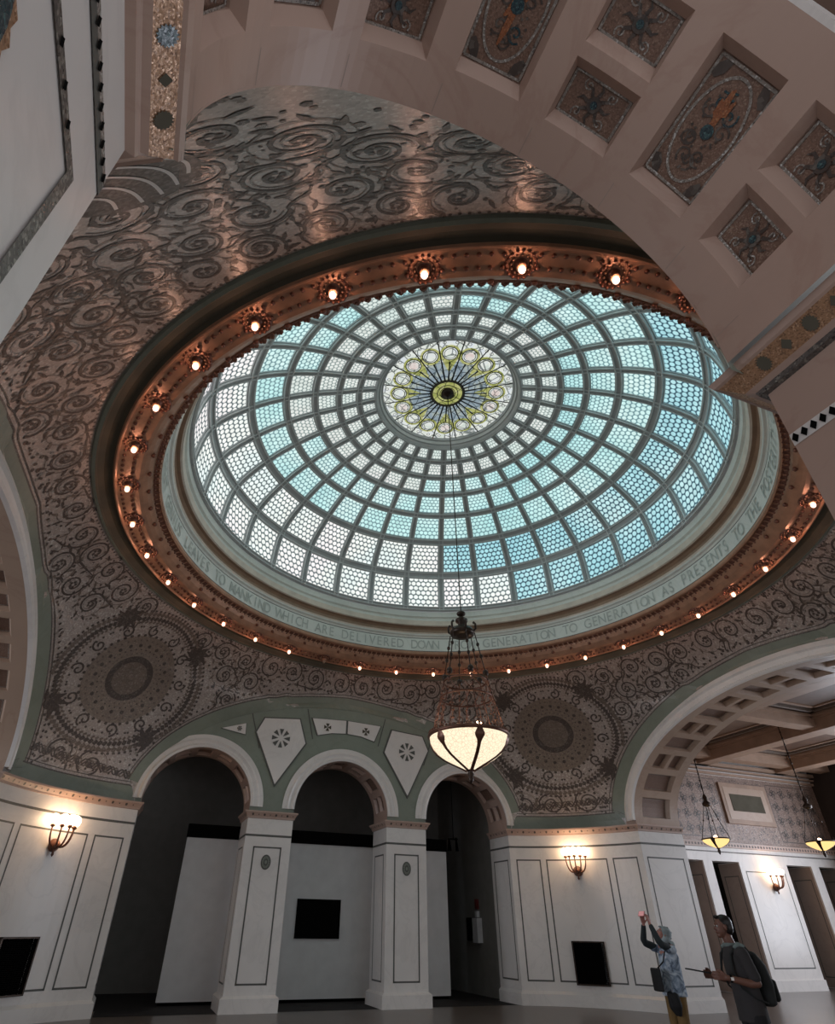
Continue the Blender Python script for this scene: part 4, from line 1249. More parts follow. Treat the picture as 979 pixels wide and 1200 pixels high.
for k in range(16):
    t = 2 * pi * k / 16
    # green lobe around each zodiac disc, then the pale disc with ring
    disc(mb, OF, .735 * ro * cos(t), .735 * ro * sin(t), .150 * ro, 2, 20, .004)
    for i, sgn in enumerate((-1, 1)):
        mb.add([OF(.40 * ro * cos(t), .40 * ro * sin(t), .003), OF(.66 * ro * cos(t + sgn * .02), .66 * ro * sin(t + sgn * .02), .003), OF(.66 * ro * cos(t + sgn * .19), .66 * ro * sin(t + sgn * .19), .003)], [(0, 1, 2)], 2 if k % 2 else 1)
    disc(mb, OF, .74 * ro * cos(t), .74 * ro * sin(t), .118 * ro, 4, 20, .006)
    disc(mb, OF, .74 * ro * cos(t), .74 * ro * sin(t), .105 * ro, 0, 20, .008)
    disc(mb, OF, .74 * ro * cos(t), .74 * ro * sin(t), .070 * ro, 3 if k % 3 == 0 else 0, 16, .010)
    ribbon(mb, OF, [(.74 * ro * cos(t) + .085 * ro * cos(q * pi / 10), .74 * ro * sin(t) + .085 * ro * sin(q * pi / 10)) for q in range(21)], .016, 4, .012)
    for q in range(3):   # outer ornament dots
        tt = t + (q - 1) * .10 + pi / 16
        ribbon(mb, OF, [(.93 * ro * cos(tt) + .04 * cos(w_ * pi / 5), .93 * ro * sin(tt) + .04 * sin(w_ * pi / 5)) for w_ in range(11)], .012, 4, .006)
glass_rose = dbuild(mb, 'rose_glass', [M['oc_white'], M['oc_blue'], M['oc_green'], M['oc_pink'], M['lead']])
mb = MB()
for k in range(16):
    t = 2 * pi * (k + .5) / 16
    ribbon(mb, OF, [(.26 * ro * cos(t), .26 * ro * sin(t)), (.6 * ro * cos(t), .6 * ro * sin(t)), (1. * ro * cos(t), 1. * ro * sin(t))], [.045, .034, .030], 0, .03)
    t = 2 * pi * k / 16
    ribbon(mb, OF, [(.26 * ro * cos(t), .26 * ro * sin(t)), (.52 * ro * cos(t), .52 * ro * sin(t)), (.60 * ro * cos(t), .60 * ro * sin(t))], [.045, .030, .05], 0, .03)
for rr_ in (.26, .995, .60): ribbon(mb, OF, [(rr_ * ro * cos(2 * pi * k / 72), rr_ * ro * sin(2 * pi * k / 72)) for k in range(73)], .03 if rr_ != .60 else .008, 0, .025)
dbuild(mb, 'lead_spokes', M['lead'])
mb = MB()
mb.lathe([(.26 * ro, -.02), (.25 * ro, -.05), (.235 * ro, -.05), (.225 * ro, -.02)], (0, 0, OZ), 1, 40)
for rr_, mi in ((.165, 1), (.12, 1)): mb.lathe([(rr_ * ro, -.02), (rr_ * ro - .01, -.04), (rr_ * ro - .02, -.02)], (0, 0, OZ), mi, 32)
mb.lathe([(.10 * ro, -.01), (.10 * ro, -.06), (.07 * ro, -.09), (.03 * ro, -.13), (.001, -.15)], (0, 0, OZ), 0, 24)
dbuild(mb, 'centre_boss', [M['bronze'], M['green_dark']])

# ------------------------------------------------------------------ chandelier
ch = empty('chandelier', (0, 0, 3.75)); tag(ch, 'large bronze chandelier with a glowing cream glass bowl hanging under the dome', 'chandelier')
M['bowl'] = None
m, nt, out = newmat('glowing_cream_mosaic_glass')
uvc = coords(nt); wv = nt.nodes.new('ShaderNodeTexVoronoi'); wv.inputs['Scale'].default_value = 16; wv.feature = 'DISTANCE_TO_EDGE'; lnk(nt, uvc, wv.inputs['Vector'])
cc = ramp(nt, wv.outputs['Distance'], [(.0, (.62, .47, .30)), (.06, (1., .83, .60))])
tcn = nt.nodes.new('ShaderNodeTexCoord')
e = nt.nodes.new('ShaderNodeEmission'); e.inputs[1].default_value = 1.18; lnk(nt, cc, e.inputs[0]); lnk(nt, e.outputs[0], out.inputs[0]); M['bowl'] = m
Zb = 4.36 - 3.75; RB = .68
def crown_pts(r, z, n, a0=0): return [(r * cos(a0 + 2 * pi * k / n), r * sin(a0 + 2 * pi * k / n), z) for k in range(n)]
bowlp = [(RB * cos(q * pi / 2 / 10) if q < 10 else .02, Zb - .53 * (sin(q * pi / 2 / 10) ** 1.25)) for q in range(11)]
bowlp = [(RB, Zb), (.665, Zb - .10), (.62, Zb - .19), (.54, Zb - .28), (.44, Zb - .355), (.32, Zb - .42), (.20, Zb - .48), (.10, Zb - .53), (.05, Zb - .56)]
mb = MB(); mb.lathe(bowlp, (0, 0, 0), 0, 48); bowl = mb.build('glass_bowl', M['bowl'], ch)
mb = MB(); mb.lathe([(RB - .02, Zb - .03), (RB + .025, Zb - .025), (RB + .035, Zb), (RB + .025, Zb + .03), (RB - .02, Zb + .035)], (0, 0, 0), 0, 48)
for k in range(60): t = 2 * pi * k / 60; mb.ball((RB * cos(t), RB * sin(t), Zb + .055), .022, 0, 6)
mb.build('rim', M['bronze_warm'], ch)
for k in range(6):
    t = 2 * pi * k / 6 + R(18); mb = MB()
    pts = []; ws = []
    for i in range(25):
        s = i / 24 * (len(bowlp) - 1); j = min(int(s), len(bowlp) - 2); u = s - j
        r_, z_ = bowlp[j][0] * (1 - u) + bowlp[j + 1][0] * u + .012, bowlp[j][1] * (1 - u) + bowlp[j + 1][1] * u - .004
        w = .03 + .055 * math.exp(-((i - 3.5) / 2.4) ** 2); pts.append((r_, z_)); ws.append(w)
    vs = []
    for (r_, z_), w in zip(pts, ws):
        da = min(w / max(r_, .05), 1.2)
        vs += [(r_ * cos(t - da), r_ * sin(t - da), z_), ((r_ + .02) * cos(t), (r_ + .02) * sin(t), z_ - .012), (r_ * cos(t + da), r_ * sin(t + da), z_)]
    mb.add(vs, [(3 * i + q, 3 * i + 1 + q, 3 * i + 4 + q, 3 * i + 3 + q) for i in range(24) for q in range(2)], 0, True)
    mb.build('bowl_rib', M['bronze_warm'], ch)
mb = MB(); mb.lathe([(.06, .10), (.075, .06), (.04, .03), (.055, .0), (.035, -.05), (.05, -.08), (.02, -.13), (.001, -.15)], (0, 0, 0), 0, 16); mb.build('finial', M['bronze'], ch)
ZK = 6.30 - 3.75
mb = MB()
mb.lathe([(.10, ZK - .06), (.22, ZK - .04), (.24, ZK + .02), (.20, ZK + .09), (.16, ZK + .06), (.08, ZK + .12), (.07, ZK + .22), (.12, ZK + .25), (.12, ZK + .29), (.05, ZK + .34), (.02, ZK + .36)], (0, 0, 0), 0, 24)
mb.lathe([(.001, ZK - .06), (.10, ZK - .06)], (0, 0, 0), 0, 24)
mb.ball((0, 0, ZK + .42), .09, 0, 14, .6)
for k in range(6):
    t = 2 * pi * k / 6 + R(18); mb.tube([(.20 * cos(t), .20 * sin(t), ZK + .0), (.27 * cos(t), .27 * sin(t), ZK + .06), (.27 * cos(t), .27 * sin(t), ZK + .16), (.23 * cos(t), .23 * sin(t), ZK + .20)], [.025, .022, .02, .028], 0, 6)
mb.build('crown', M['bronze'], ch)
ZM = 5.28 - 3.75
for k in range(6):
    t = 2 * pi * k / 6 + R(18); mb = MB()
    p0 = Vector((.24 * cos(t), .24 * sin(t), ZK - .02)); p1 = Vector((.39 * cos(t), .39 * sin(t), ZM + .18)); p2 = Vector((RB * .97 * cos(t), RB * .97 * sin(t), Zb + .03))
    mb.tube([p0, p1], .010, 0, 6)
    for u in (.3, .6): mb.ball(p0.lerp(p1, u), .032, 0, 8, 1.3)
    mb.ball(p1, .055, 0, 10, 1.2)
    pm_ = Vector((.48 * cos(t), .48 * sin(t), ZM - .25))
    mb.tube([p1, pm_, p2], .011, 1, 6)
    for u in range(1, 7):
        mb.ball(p1.lerp(pm_, u / 7), .022, 1 if u % 2 else 0, 6)
        mb.ball(pm_.lerp(p2, u / 7), .020, 1 if u % 2 else 0, 6)
    mb.build('hanging_rod', [M['bronze'], M['bronze_warm']], ch)
mb = MB()
for zz, rr, nn in ((ZM + .05, .40, 24), (ZM - .25, .47, 24)):
    mb.lathe([(rr - .015, zz - .012), (rr + .012, zz - .012), (rr + .012, zz + .012), (rr - .015, zz + .012)], (0, 0, 0), 0, nn)
for k in range(12):
    t0, t1 = 2 * pi * k / 12 + R(18), 2 * pi * (k + 1) / 12 + R(18); tm = (t0 + t1) / 2
    mb.tube([(.40 * cos(t0), .40 * sin(t0), ZM + .05), (.45 * cos(tm), .45 * sin(tm), ZM - .10), (.47 * cos(t1), .47 * sin(t1), ZM - .25)], .008, 0, 5)
    mb.tube([(.47 * cos(tm), .47 * sin(tm), ZM - .25), (.55 * cos(tm), .55 * sin(tm), ZM - .5), (.62 * cos(tm), .62 * sin(tm), Zb + .06)], .007, 0, 5)
    for u in range(5): mb.ball((.47 * cos(tm) + .15 * cos(tm) * u / 5, .47 * sin(tm) + .15 * sin(tm) * u / 5, ZM - .25 - (ZM - .25 - Zb) * (u + .5) / 5), .020, 0, 6)
    # scroll between rim and hoop
    sp = spiral(0, 0, .075, -pi / 2, 1.2, 1 if k % 2 else -1, 14)
    mb.tube([(.60 * cos(t0 + q[0] / .6), .60 * sin(t0 + q[0] / .6), Zb + .13 + q[1]) for q in sp], .008, 0, 5)
mb.build('hoop_lattice', M['bronze_warm'], ch)
for k in range(3):
    t = 2 * pi * k / 3 + R(40); mb = MB(); mb.ball((.30 * cos(t), .30 * sin(t), Zb + .12), .06, 0, 10, 1.3); mb.build('bulb', M['globe'], ch)
    mb = MB(); mb.tube([(.30 * cos(t), .30 * sin(t), Zb + .06), (.30 * cos(t), .30 * sin(t), Zb - .08)], .03, 0, 8); mb.build('candle_socket', M['bronze'], ch)
mb = MB(); mb.tube([(0, 0, ZK + .40), (0, 0, OZ - 3.75 - .1)], .012, 0, 6); mb.build('suspension_cable', M['bronze'], ch)

# ------------------------------------------------------------------ rooms behind the far arches
mb = MB()
mb.quad((-24, 12.6, 0), (10, 12.6, 0), (10, 12.6, 7.5), (-24, 12.6, 7.5)); struct(mb.build('wall_corridor_back', M['greywall']))
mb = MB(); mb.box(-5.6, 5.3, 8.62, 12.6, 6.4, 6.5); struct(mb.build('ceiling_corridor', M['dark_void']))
mb = MB(); mb.box(5.30, 5.42, 8.62, 12.6, 0, 6.4); struct(mb.build('wall_corridor_right', M['greywall']))
mb = MB(); mb.box(-6.4, -6.25, 8.62, 12.6, 0, 6.4); struct(mb.build('wall_corridor_left', M['greywall']))
mb = MB(); mb.quad((-6.24, 8.66, .004), (5.3, 8.66, .004), (5.3, 12.58, .004), (-6.24, 12.58, .004))
for xc_ in (-3.83, 0, 3.83): mb.quad((xc_ - 1.25, 7.62, .004), (xc_ + 1.25, 7.62, .004), (xc_ + 1.25, 8.66, .004), (xc_ - 1.25, 8.66, .004))
tag(mb.build('carpet', M['basedark']), 'near black carpet on the floor behind the three arches', 'carpet')
# exterior face of far wall above arches (corridor side)
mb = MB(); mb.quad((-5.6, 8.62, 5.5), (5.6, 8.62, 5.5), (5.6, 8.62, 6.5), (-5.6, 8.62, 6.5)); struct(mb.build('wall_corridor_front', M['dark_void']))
def partition(x0, x1, label):
    root = empty('display_partition', ((x0 + x1) / 2, 9.35, 0)); tag(root, label, 'partition', 'white partitions behind the arches')
    w = (x1 - x0) / 2
    mb = MB(); mb.box(-w, w, -.05, .07, .07, 3.55); mb.build('panel', M['partition'], root)
    mb = MB(); mb.box(-w - .02, w + .02, -.08, .10, 3.555, 3.88); mb.build('top_beam', M['black'], root)
    mb = MB(); mb.box(-w + .05, w - .05, -.02, .05, 0, .07); mb.build('foot_rail', M['black'], root)
    return root
partition(-3.79, -1.55, 'tall pale grey partition seen through the left arch')
pm_ = partition(-1.35, 2.30, 'wide pale grey partition with a black square seen through the middle arch')
partition(2.75, 3.98, 'narrow pale grey partition seen through the right arch')
mb = MB(); mb.box(-.595, .645, 9.255, 9.295, 1.33, 2.22)
tag(mb.build('dark_picture', M['black']), 'black square screen on the partition in the middle arch', 'screen')
# dispenser cluster on the side wall of the right bay
dp = empty('dispenser_box', (5.295, 9.9, 1.25)); tag(dp, 'white wall box hung on the side wall inside the right arch', 'wall box')
mb = MB(); mb.box(-.17, 0, -.22, .10, 0, .62); mb.build('housing', M['whiteplastic'], dp)
mb = MB(); mb.box(-.10, 0, -.10, .02, .64, .80); mb.build('top_neck', M['whiteplastic'], dp)
mb = MB(); mb.box(-.16, 0, .20, .50, .02, .60); tag(mb.build('dark_box', M['black']), 'dark wall box beside the white one inside the right arch', 'wall box').location = (5.295, 9.9, 1.28)
mb = MB(); mb.box(-.06, 0, -.09, .07, 0, .26); mb.box(-.075, -.06, -.05, .03, .06, .16)
tag(mb.build('fire_alarm', M['red']), 'small dull red alarm above the white wall box inside the right arch', 'alarm').location = (5.295, 9.9, 2.10)
# small dark lamp fitting beside the partition top in the right bay
mb = MB(); mb.tube([(4.4, 9.6, 6.4), (4.4, 9.6, 3.95)], .012, 0, 6); mb.tube([(4.25, 9.6, 3.95), (4.25, 9.6, 3.62)], [.03, .07], 0, 8); mb.tube([(4.5, 9.6, 4.0), (4.52, 9.6, 3.62)], [.03, .05], 0, 8); mb.box(4.22, 4.55, 9.58, 9.62, 3.93, 3.97)
tag(mb.build('track_light', M['black']), 'black track light pair high beside the partition in the right arch', 'spotlight')

# ------------------------------------------------------------------ right wing
YW = 8.9
def wing_wall():
    # piers and slim mullions as boxes, with lintel
    xs = [(9.35, 13.13), (13.98, 14.40), (15.68, 18.08), (19.38, 19.80), (21.05, 23.4)]
    o = None
    mb = MB()
    mb.box(9.35, 23.4, YW, YW + .5, 3.72, 7.6, 0)
    wall = struct(mb.build('wall_right', [M['marble']]))
    for i, (a, b) in enumerate(xs):
        mb = MB(); d = .95 if b - a > 1 else 1.05
        mb.box(a, b, YW, YW + d, 0, 3.72, 0)
        mb.box(a - .0, b + .0, YW - .06, YW, 0, .30, 0)
        if b - a > 1:
            loop = [V2(b - .22, YW), V2(a + .22, YW)]
            t = (loop[1] - loop[0]).normalized()
            if V2(-t.y, t.x).y > 0: loop = loop[::-1]
            frame_lines(mb, loop, .60, 3.45)
        # brown panelled reveal lining on the side facing left
        mb.box(a - .012, a, YW + .06, YW + d, 0.02, 3.70, 2)
        lp = [V2(a - .014, YW + .16), V2(a - .014, YW + d - .15)]
        t = (lp[1] - lp[0]).normalized()
        if V2(-t.y, t.x).x > 0: lp = lp[::-1]
        frame_lines(mb, lp, .30, 3.3, .03, 1, .003)
        mb.build('wall_pier', [M['marble'], M['line'], M['brownstone']], wall)
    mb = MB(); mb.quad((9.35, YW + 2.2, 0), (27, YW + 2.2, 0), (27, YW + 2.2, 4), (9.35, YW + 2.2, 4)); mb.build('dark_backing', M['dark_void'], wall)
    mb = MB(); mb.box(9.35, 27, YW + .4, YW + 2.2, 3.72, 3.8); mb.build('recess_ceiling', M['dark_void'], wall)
    # cornice band with small blocks
    mb = MB()
    mb.box(9.35, 21.1, YW - .10, YW, 4.16, 4.32, 0); mb.box(9.35, 21.1, YW - .04, YW, 4.0, 4.03, 1)
    for k in range(80): x = 9.5 + k * .145; mb.box(x, x + .06, YW - .108, YW - .10, 4.20, 4.27, 1)
    mb.build('cornice', [M['marble_warm'], M['strip']], wall)
    # upper mosaic frieze
    mb = MB()
    mb.quad((9.4, YW - .012, 4.34), (21.1, YW - .012, 4.34), (21.1, YW - .012, 6.70), (9.4, YW - .012, 6.70), 0)
    F = lambda x, y, h: Vector((x, YW - .012 - h, y))
    for x0 in (13.0, 18.3):
        for i in range(5):
            for j in range(4):
                cx_, cz_ = x0 + .28 + i * .5, 4.75 + j * .5
                for q in range(4):
                    ribbon(mb, F, spiral(cx_ + .1 * cos(q * pi / 2), cz_ + .1 * sin(q * pi / 2), .11, q * pi / 2, 1.2, 1 if (i + j) % 2 else -1, 12), .035, 1, .006)
                disc(mb, F, cx_, cz_, .05, 1, 6)
        ribbon(mb, F, [(x0, 4.5), (x0 + 2.55, 4.5), (x0 + 2.55, 6.55), (x0, 6.55), (x0, 4.5)], .03, 1, .006)
    for k in range(260):
        x = random.uniform(15.9, 18.1); z = random.uniform(4.45, 6.6); disc(mb, F, x, z, .025, 1, 5, .006)
    mb.build('mosaic_frieze', [M['mosaic_wing'], M['scroll']], wall)
    # plaque with green centre
    mb = MB(); mb.box(15.7, 18.15, YW - .09, YW, 5.0, 6.45, 0); mb.box(15.85, 18.0, YW - .10, YW - .09, 5.15, 6.30, 1); mb.box(16.1, 17.75, YW - .115, YW - .10, 5.45, 6.05, 2)
    mb.build('plaque', [M['wood_lt'], M['buff'], M['green_dark']], wall)
    # upper mouldings
    mb = MB()
    for z, d, h in ((6.72, .12, .08), (6.88, .18, .06), (7.02, .24, .12)): mb.box(9.35, 21.1, YW - d, YW, z, z + h, 0)
    mb.build('crown_moulding', M['wood_lt'], wall)
    return wall
wing_wall()
mb = MB(); mb.box(9.33, 21.3, -9.5, 9.3, 7.55, 7.65, 0)
wc = struct(mb.build('ceiling_right', M['wood']))
for x in (10.6, 14.75, 18.9):
    mb = MB(); mb.box(x, x + .62, -9.5, YW - .02, 7.02, 7.55); mb.box(x - .10, x + .72, -9.5, YW - .02, 7.36, 7.55); mb.build('ceiling_beam', M['wood_lt'], wc)
for y in (7.9, 3.6, -.7, -5.0):
    mb = MB(); mb.box(9.35, 21.2, y, y + .45, 7.12, 7.55); mb.build('cross_beam', M['wood_lt'], wc)
mb = MB()
for x0, x1 in ((11.32, 14.65), (15.47, 18.8)):
    for y0, y1 in ((4.05, 7.9), (-.25, 3.6), (-4.55, -.7)):
        for q, (ins, z) in enumerate(((.0, 7.42), (.25, 7.47), (.5, 7.51))):
            a, b, c, d = x0 + ins, x1 - ins, y0 + ins, y1 - ins; w = .09
            for (p, r, s_, t_) in ((a, b, c, c + w), (a, b, d - w, d), (a, a + w, c, d), (b - w, b, c, d)): mb.box(p, r, s_, t_, z, z + .07, q % 2)
mb.build('coffer_moulding', [M['wood_lt'], M['scroll_mid']], wc)
# end wall: dark curtain strip in the corner and a tall bright window
mb = MB(); mb.box(21.1, 21.3, -9.5, YW + .3, 0, 7.6); we = struct(mb.build('wall_right_end', M['dark_void']))
M['day'] = glow('overcast_daylight_pane', (.84, .89, 1.), 7.5)
for i, (y0, y1) in enumerate(((3.4, 6.4), (-1.2, 1.8), (-6.0, -3.0))):
    mb = MB(); mb.quad((21.08, y0, 1.0), (21.08, y1, 1.0), (21.08, y1, 6.6), (21.08, y0, 6.6), 0)
    w = struct(mb.build('window_%d' % (i + 1), M['day']))
    mb = MB()
    for yy in (y0, (y0 + y1) / 2, y1): mb.box(21.0, 21.09, yy - .05, yy + .05, .95, 6.65)
    for zz in (.95, 2.8, 4.7, 6.6): mb.box(21.0, 21.09, y0, y1, zz - .04, zz + .04)
    mb.build('window_frame', M['bronze'], w)
# walls closing the wing beside the arches
mb = MB(); mb.box(9.2, 9.36, 5.02, 9.4, 0, 7.55); mb.box(9.2, 9.36, -9.5, -5.02, 0, 7.55)
# part above the side arch
NA = 40
def over_arch(mb, sx):
    for i in range(NA):
        t0, t1 = pi * i / NA, pi * (i + 1) / NA
        mb.quad((sx * 9.35, 5 * cos(t0), 4.15 + 2.42 * sin(t0)), (sx * 9.35, 5 * cos(t1), 4.15 + 2.42 * sin(t1)), (sx * 9.35, 5 * cos(t1), 7.6), (sx * 9.35, 5 * cos(t0), 7.6))
over_arch(mb, 1); struct(mb.build('wall_right_inner', M['marble_warm']))
mb = MB(); mb.box(-9.36, -9.2, 5.02, 9.4, 0, 7.55); mb.box(-9.36, -9.2, -9.5, -5.02, 0, 7.55); over_arch(mb, -1); struct(mb.build('wall_left_inner', M['marble_warm']))
mb = MB(); mb.box(-21.3, -9.33, -9.5, 9.3, 7.55, 7.65); struct(mb.build('ceiling_left', M['wood']))
mb = MB(); mb.box(-21.3, -9.35, YW, YW + .2, 0, 7.6); struct(mb.build('wall_left', M['marble_warm']))

def pendant(loc, label):
    root = empty('pendant_lamp', loc); tag(root, label, 'pendant lamp', 'bowl lamps in the right wing')
    m_ = M['bowl2']
    mb = MB(); mb.lathe([(.40, .0), (.37, -.06), (.28, -.13), (.16, -.19), (.06, -.23), (.02, -.24)], (0, 0, 0), 0, 28); mb.build('glass_bowl', m_, root)
    mb = MB(); mb.ball((0, 0, .05), .06, 0, 10); mb.build('bulb', M['globe'], root)
    mb = MB(); mb.lathe([(.39, -.015), (.42, -.01), (.42, .02), (.39, .025)], (0, 0, 0), 0, 28); mb.build('rim', M['bronze'], root)
    for k in range(4):
        t = pi / 2 * k + .5; mb = MB()
        pr_ = [(.405, .0), (.375, -.07), (.285, -.145), (.165, -.205), (.04, -.25)]; vs = []
        for i, (r_, z_) in enumerate(pr_):
            da = (.07, .05, .035, .03, .02)[i] / max(r_, .05); vs += [(r_ * cos(t - da), r_ * sin(t - da), z_), (r_ * cos(t + da), r_ * sin(t + da), z_)]
        mb.add(vs, [(2 * i, 2 * i + 1, 2 * i + 3, 2 * i + 2) for i in range(4)]); mb.build('bowl_rib', M['bronze'], root)
        mb = MB(); mb.tube([(.40 * cos(t), .40 * sin(t), .02), (.22 * cos(t), .22 * sin(t), .55), (.10 * cos(t), .10 * sin(t), .95)], .010, 0, 6); mb.ball((.22 * cos(t), .22 * sin(t), .55), .03, 0, 6); mb.build('hanging_chain', M['bronze'], root)
    mb = MB(); mb.lathe([(.001, -.42), (.03, -.38), (.05, -.32), (.03, -.27), (.06, -.24), (.02, -.2)], (0, 0, 0), 0, 12); mb.build('finial', M['bronze'], root)
    mb = MB(); mb.lathe([(.05, .92), (.12, .95), (.13, 1.02), (.05, 1.10), (.07, 1.2), (.02, 1.3)], (0, 0, 0), 0, 14); mb.tube([(0, 0, 1.25), (0, 0, 7.55 - loc[2])], .016, 0, 6)
    for k in range(10): mb.ball((0, 0, 1.5 + k * .2), .03, 0, 6, 1.4) if 1.5 + k * .2 < 7.5 - loc[2] else None
    mb.build('stem', M['bronze'], root)
    return root
M['bowl2'] = glow('glowing_amber_glass', (1., .66, .26), 1.3)
pendant((11.69, 6.0, 3.97), 'small amber glass bowl lamp on a chain, left of two in the right wing')
pendant((14.55, 4.75, 3.92), 'small amber glass bowl lamp at the right edge of the picture')

# ------------------------------------------------------------------ people
M['skin1'] = plain('light_skin', (.42, .19, .15), .5, 0, .06)
M['skin2'] = plain('brown_skin', (.17, .075, .05), .5, 0, .06)
M['hair'] = plain('black_hair', (.010, .007, .006), .4, 0, .3, 30)
M['tshirt'] = plain('charcoal_tshirt', (.035, .032, .033), .85, 0, .15)
M['collar'] = plain('grey_green_strap', (.17, .21, .20), .8)
M['pants'] = plain('black_trousers', (.008, .008, .009), .8)
M['khaki'] = plain('khaki_trousers', (.20, .12, .042), .85, 0, .15, 6)
M['pack'] = plain('dark_backpack_cloth', (.016, .018, .018), .8, 0, .2)
M['sleeve'] = plain('dark_teal_sleeve', (.022, .030, .034), .8, 0, .2)
M['hat'] = plain('pale_blue_grey_cloth', (.34, .40, .42), .85, 0, .3, 9)
m, nt, out = newmat('blue_white_tie_dye'); b = bsdf(nt, out, .85); v = coords(nt)
cc = ramp(nt, noise(nt, v, 7, 3, .5, 1.4), [(.36, (.07, .09, .13)), (.46, (.20, .26, .34)), (.56, (.42, .50, .60)), (.66, (.55, .62, .68))]); lnk(nt, cc, b.inputs['Base Color']); M['tiedye'] = m
M['eye'] = plain('eye_white', (.5, .5, .48), .3)
M['lip'] = plain('lip', (.20, .06, .05), .5)
M['shoe'] = plain('dark_shoe', (.02, .02, .02), .6)
V3 = Vector
class Vol(MB):
    """closed volumes that are fused into one continuous surface"""
    def ell(s, c, rx, ry, rz, rot=None):
        mm = Matrix.Translation(V3(c)) @ (rot or Matrix.Identity(4)) @ Matrix.Diagonal((rx, ry, rz, 1))
        k = 10; s.lathe([(max(sin(pi * i / k), 1e-4), -cos(pi * i / k)) for i in range(k + 1)], (0, 0, 0), 0, 16, mm)
    def cap(s, p0, r0, p1, r1, n=12):
        s.tube([p0, p1], [r0, r1], 0, n); s.ball(V3(p0), r0, 0, n); s.ball(V3(p1), r1, 0, n)
    def chain(s, pts):
        for (p0, r0), (p1, r1) in zip(pts[:-1], pts[1:]): s.cap(p0, r0, p1, r1)
    def skirt(s, secs, n=24):
        """stack of elliptical sections (x, y, z, rx, ry)"""
        vs = []
        for (x, y, z, rx, ry) in secs:
            for k in range(n): vs.append((x + rx * cos(2 * pi * k / n), y + ry * sin(2 * pi * k / n), z))
        m_ = len(secs)
        fs = [(i * n + k, i * n + (k + 1) % n, (i + 1) * n + (k + 1) % n, (i + 1) * n + k) for i in range(m_ - 1) for k in range(n)]
        fs += [tuple(range(n)), tuple(range((m_ - 1) * n, m_ * n))]
        s.add(vs, fs)
    def fuse(s, name, mat, parent=None, vox=.009, smooth=4, loc=None):
        o = s.build(name, mat, None)
        bm = bmesh.new(); bm.from_mesh(o.data); bmesh.ops.recalc_face_normals(bm, faces=bm.faces); bm.to_mesh(o.data); bm.free()
        r = o.modifiers.new('Remesh', 'REMESH'); r.mode = 'VOXEL'; r.voxel_size = vox; r.use_smooth_shade = True
        sm = o.modifiers.new('Smooth', 'SMOOTH'); sm.iterations = smooth; sm.factor = .5
        bpy.context.view_layer.update(); dg = bpy.context.evaluated_depsgraph_get()
        m2 = bpy.data.meshes.new_from_object(o.evaluated_get(dg)); o.modifiers.clear(); o.data = m2; m2.name = name
        if not m2.materials: m2.materials.append(mat)
        for p in m2.polygons: p.use_smooth = True
        if parent: o.parent = parent
        return o
def hand(v, wrist, palm_dir, side, curl, thumb=-1, grip=1.0):
    pd, sd, cu = V3(palm_dir).normalized(), V3(side).normalized(), V3(curl).normalized(); w = V3(wrist)
    for o_ in (-.026, -.009, .009, .025): v.cap(w + pd * .008 + sd * o_ * .6, .015, w + pd * .080 + sd * o_, .0135, 8)
    for o_, l in ((-.030, .070), (-.010, .080), (.011, .075), (.030, .058)):
        k0 = w + pd * .083 + sd * o_; k1 = k0 + (pd * (1 - .35 * grip) + cu * .45 * grip).normalized() * l * .45 + sd * o_ * .12
        k2 = k1 + (pd * (1 - .75 * grip) + cu * .85 * grip).normalized() * l * .33; k3 = k2 + (cu * grip + pd * (.9 - grip)).normalized() * l * .26
        v.chain([(k0, .0105), (k1, .0092), (k2, .0082), (k3, .0070)])
    t0 = w + pd * .022 + sd * thumb * .030; t1 = w + pd * .050 + sd * thumb * .058 + cu * .010; t2 = t1 + pd * .026 + cu * .018; v.chain([(t0, .0135), (t1, .0105), (t2, .0085)])
def head(v, c, tilt=0, s=1.0):
    """head looking along +X, tilted back by tilt about Y, c = centre of skull"""
    m_ = Matrix.Translation(V3(c)) @ Matrix.Rotation(-tilt, 4, 'Y') @ Matrix.Diagonal((s, s, s, 1))
    P = lambda x, y, z: m_ @ V3((x, y, z))
    rt = Matrix.Rotation(-tilt, 4, 'Y')
    v.ell(P(-.012, 0, .025), .094 * s, .074 * s, .088 * s, rt)           # cranium
    v.ell(P(.028, 0, -.030), .060 * s, .062 * s, .080 * s, rt)           # face
    v.ell(P(.055, 0, -.088), .030 * s, .034 * s, .026 * s, rt)           # chin
    v.cap(P(.075, 0, .008), .009 * s, P(.100, 0, -.024), .013 * s, 8)    # nose
    v.cap(P(.074, -.030, .022), .011 * s, P(.074, .030, .022), .011 * s, 8)  # brow
    v.cap(P(.080, -.016, -.058), .008 * s, P(.080, .016, -.058), .008 * s, 8)  # lips
    for y in (-1, 1):
        v.ell(P(-.004, y * .076, -.010), .018 * s, .010 * s, .030 * s, rt @ Matrix.Rotation(y * .3, 4, 'Z'))
    return P
def face_bits(P, parent):
    mb = MB()
    for y in (-1, 1): mb.ball(P(.076, y * .030, .004), .0115, 0, 10)
    e = mb.build('eyes', M['eye'], parent)
    mb = MB()
    for y in (-1, 1): mb.ball(P(.0845, y * .030, .004), .0058, 0, 8)
    mb.build('pupils', M['hair'], e)
    mb = MB(); mb.tube([P(.084, -.020, -.058), P(.0885, 0, -.057), P(.084, .020, -.058)], [.003, .006, .003], 0, 6); mb.build('mouth', M['lip'], parent)
def person(loc, rz, label):
    root = empty('person', loc, rz); tag(root, label, 'person'); return root
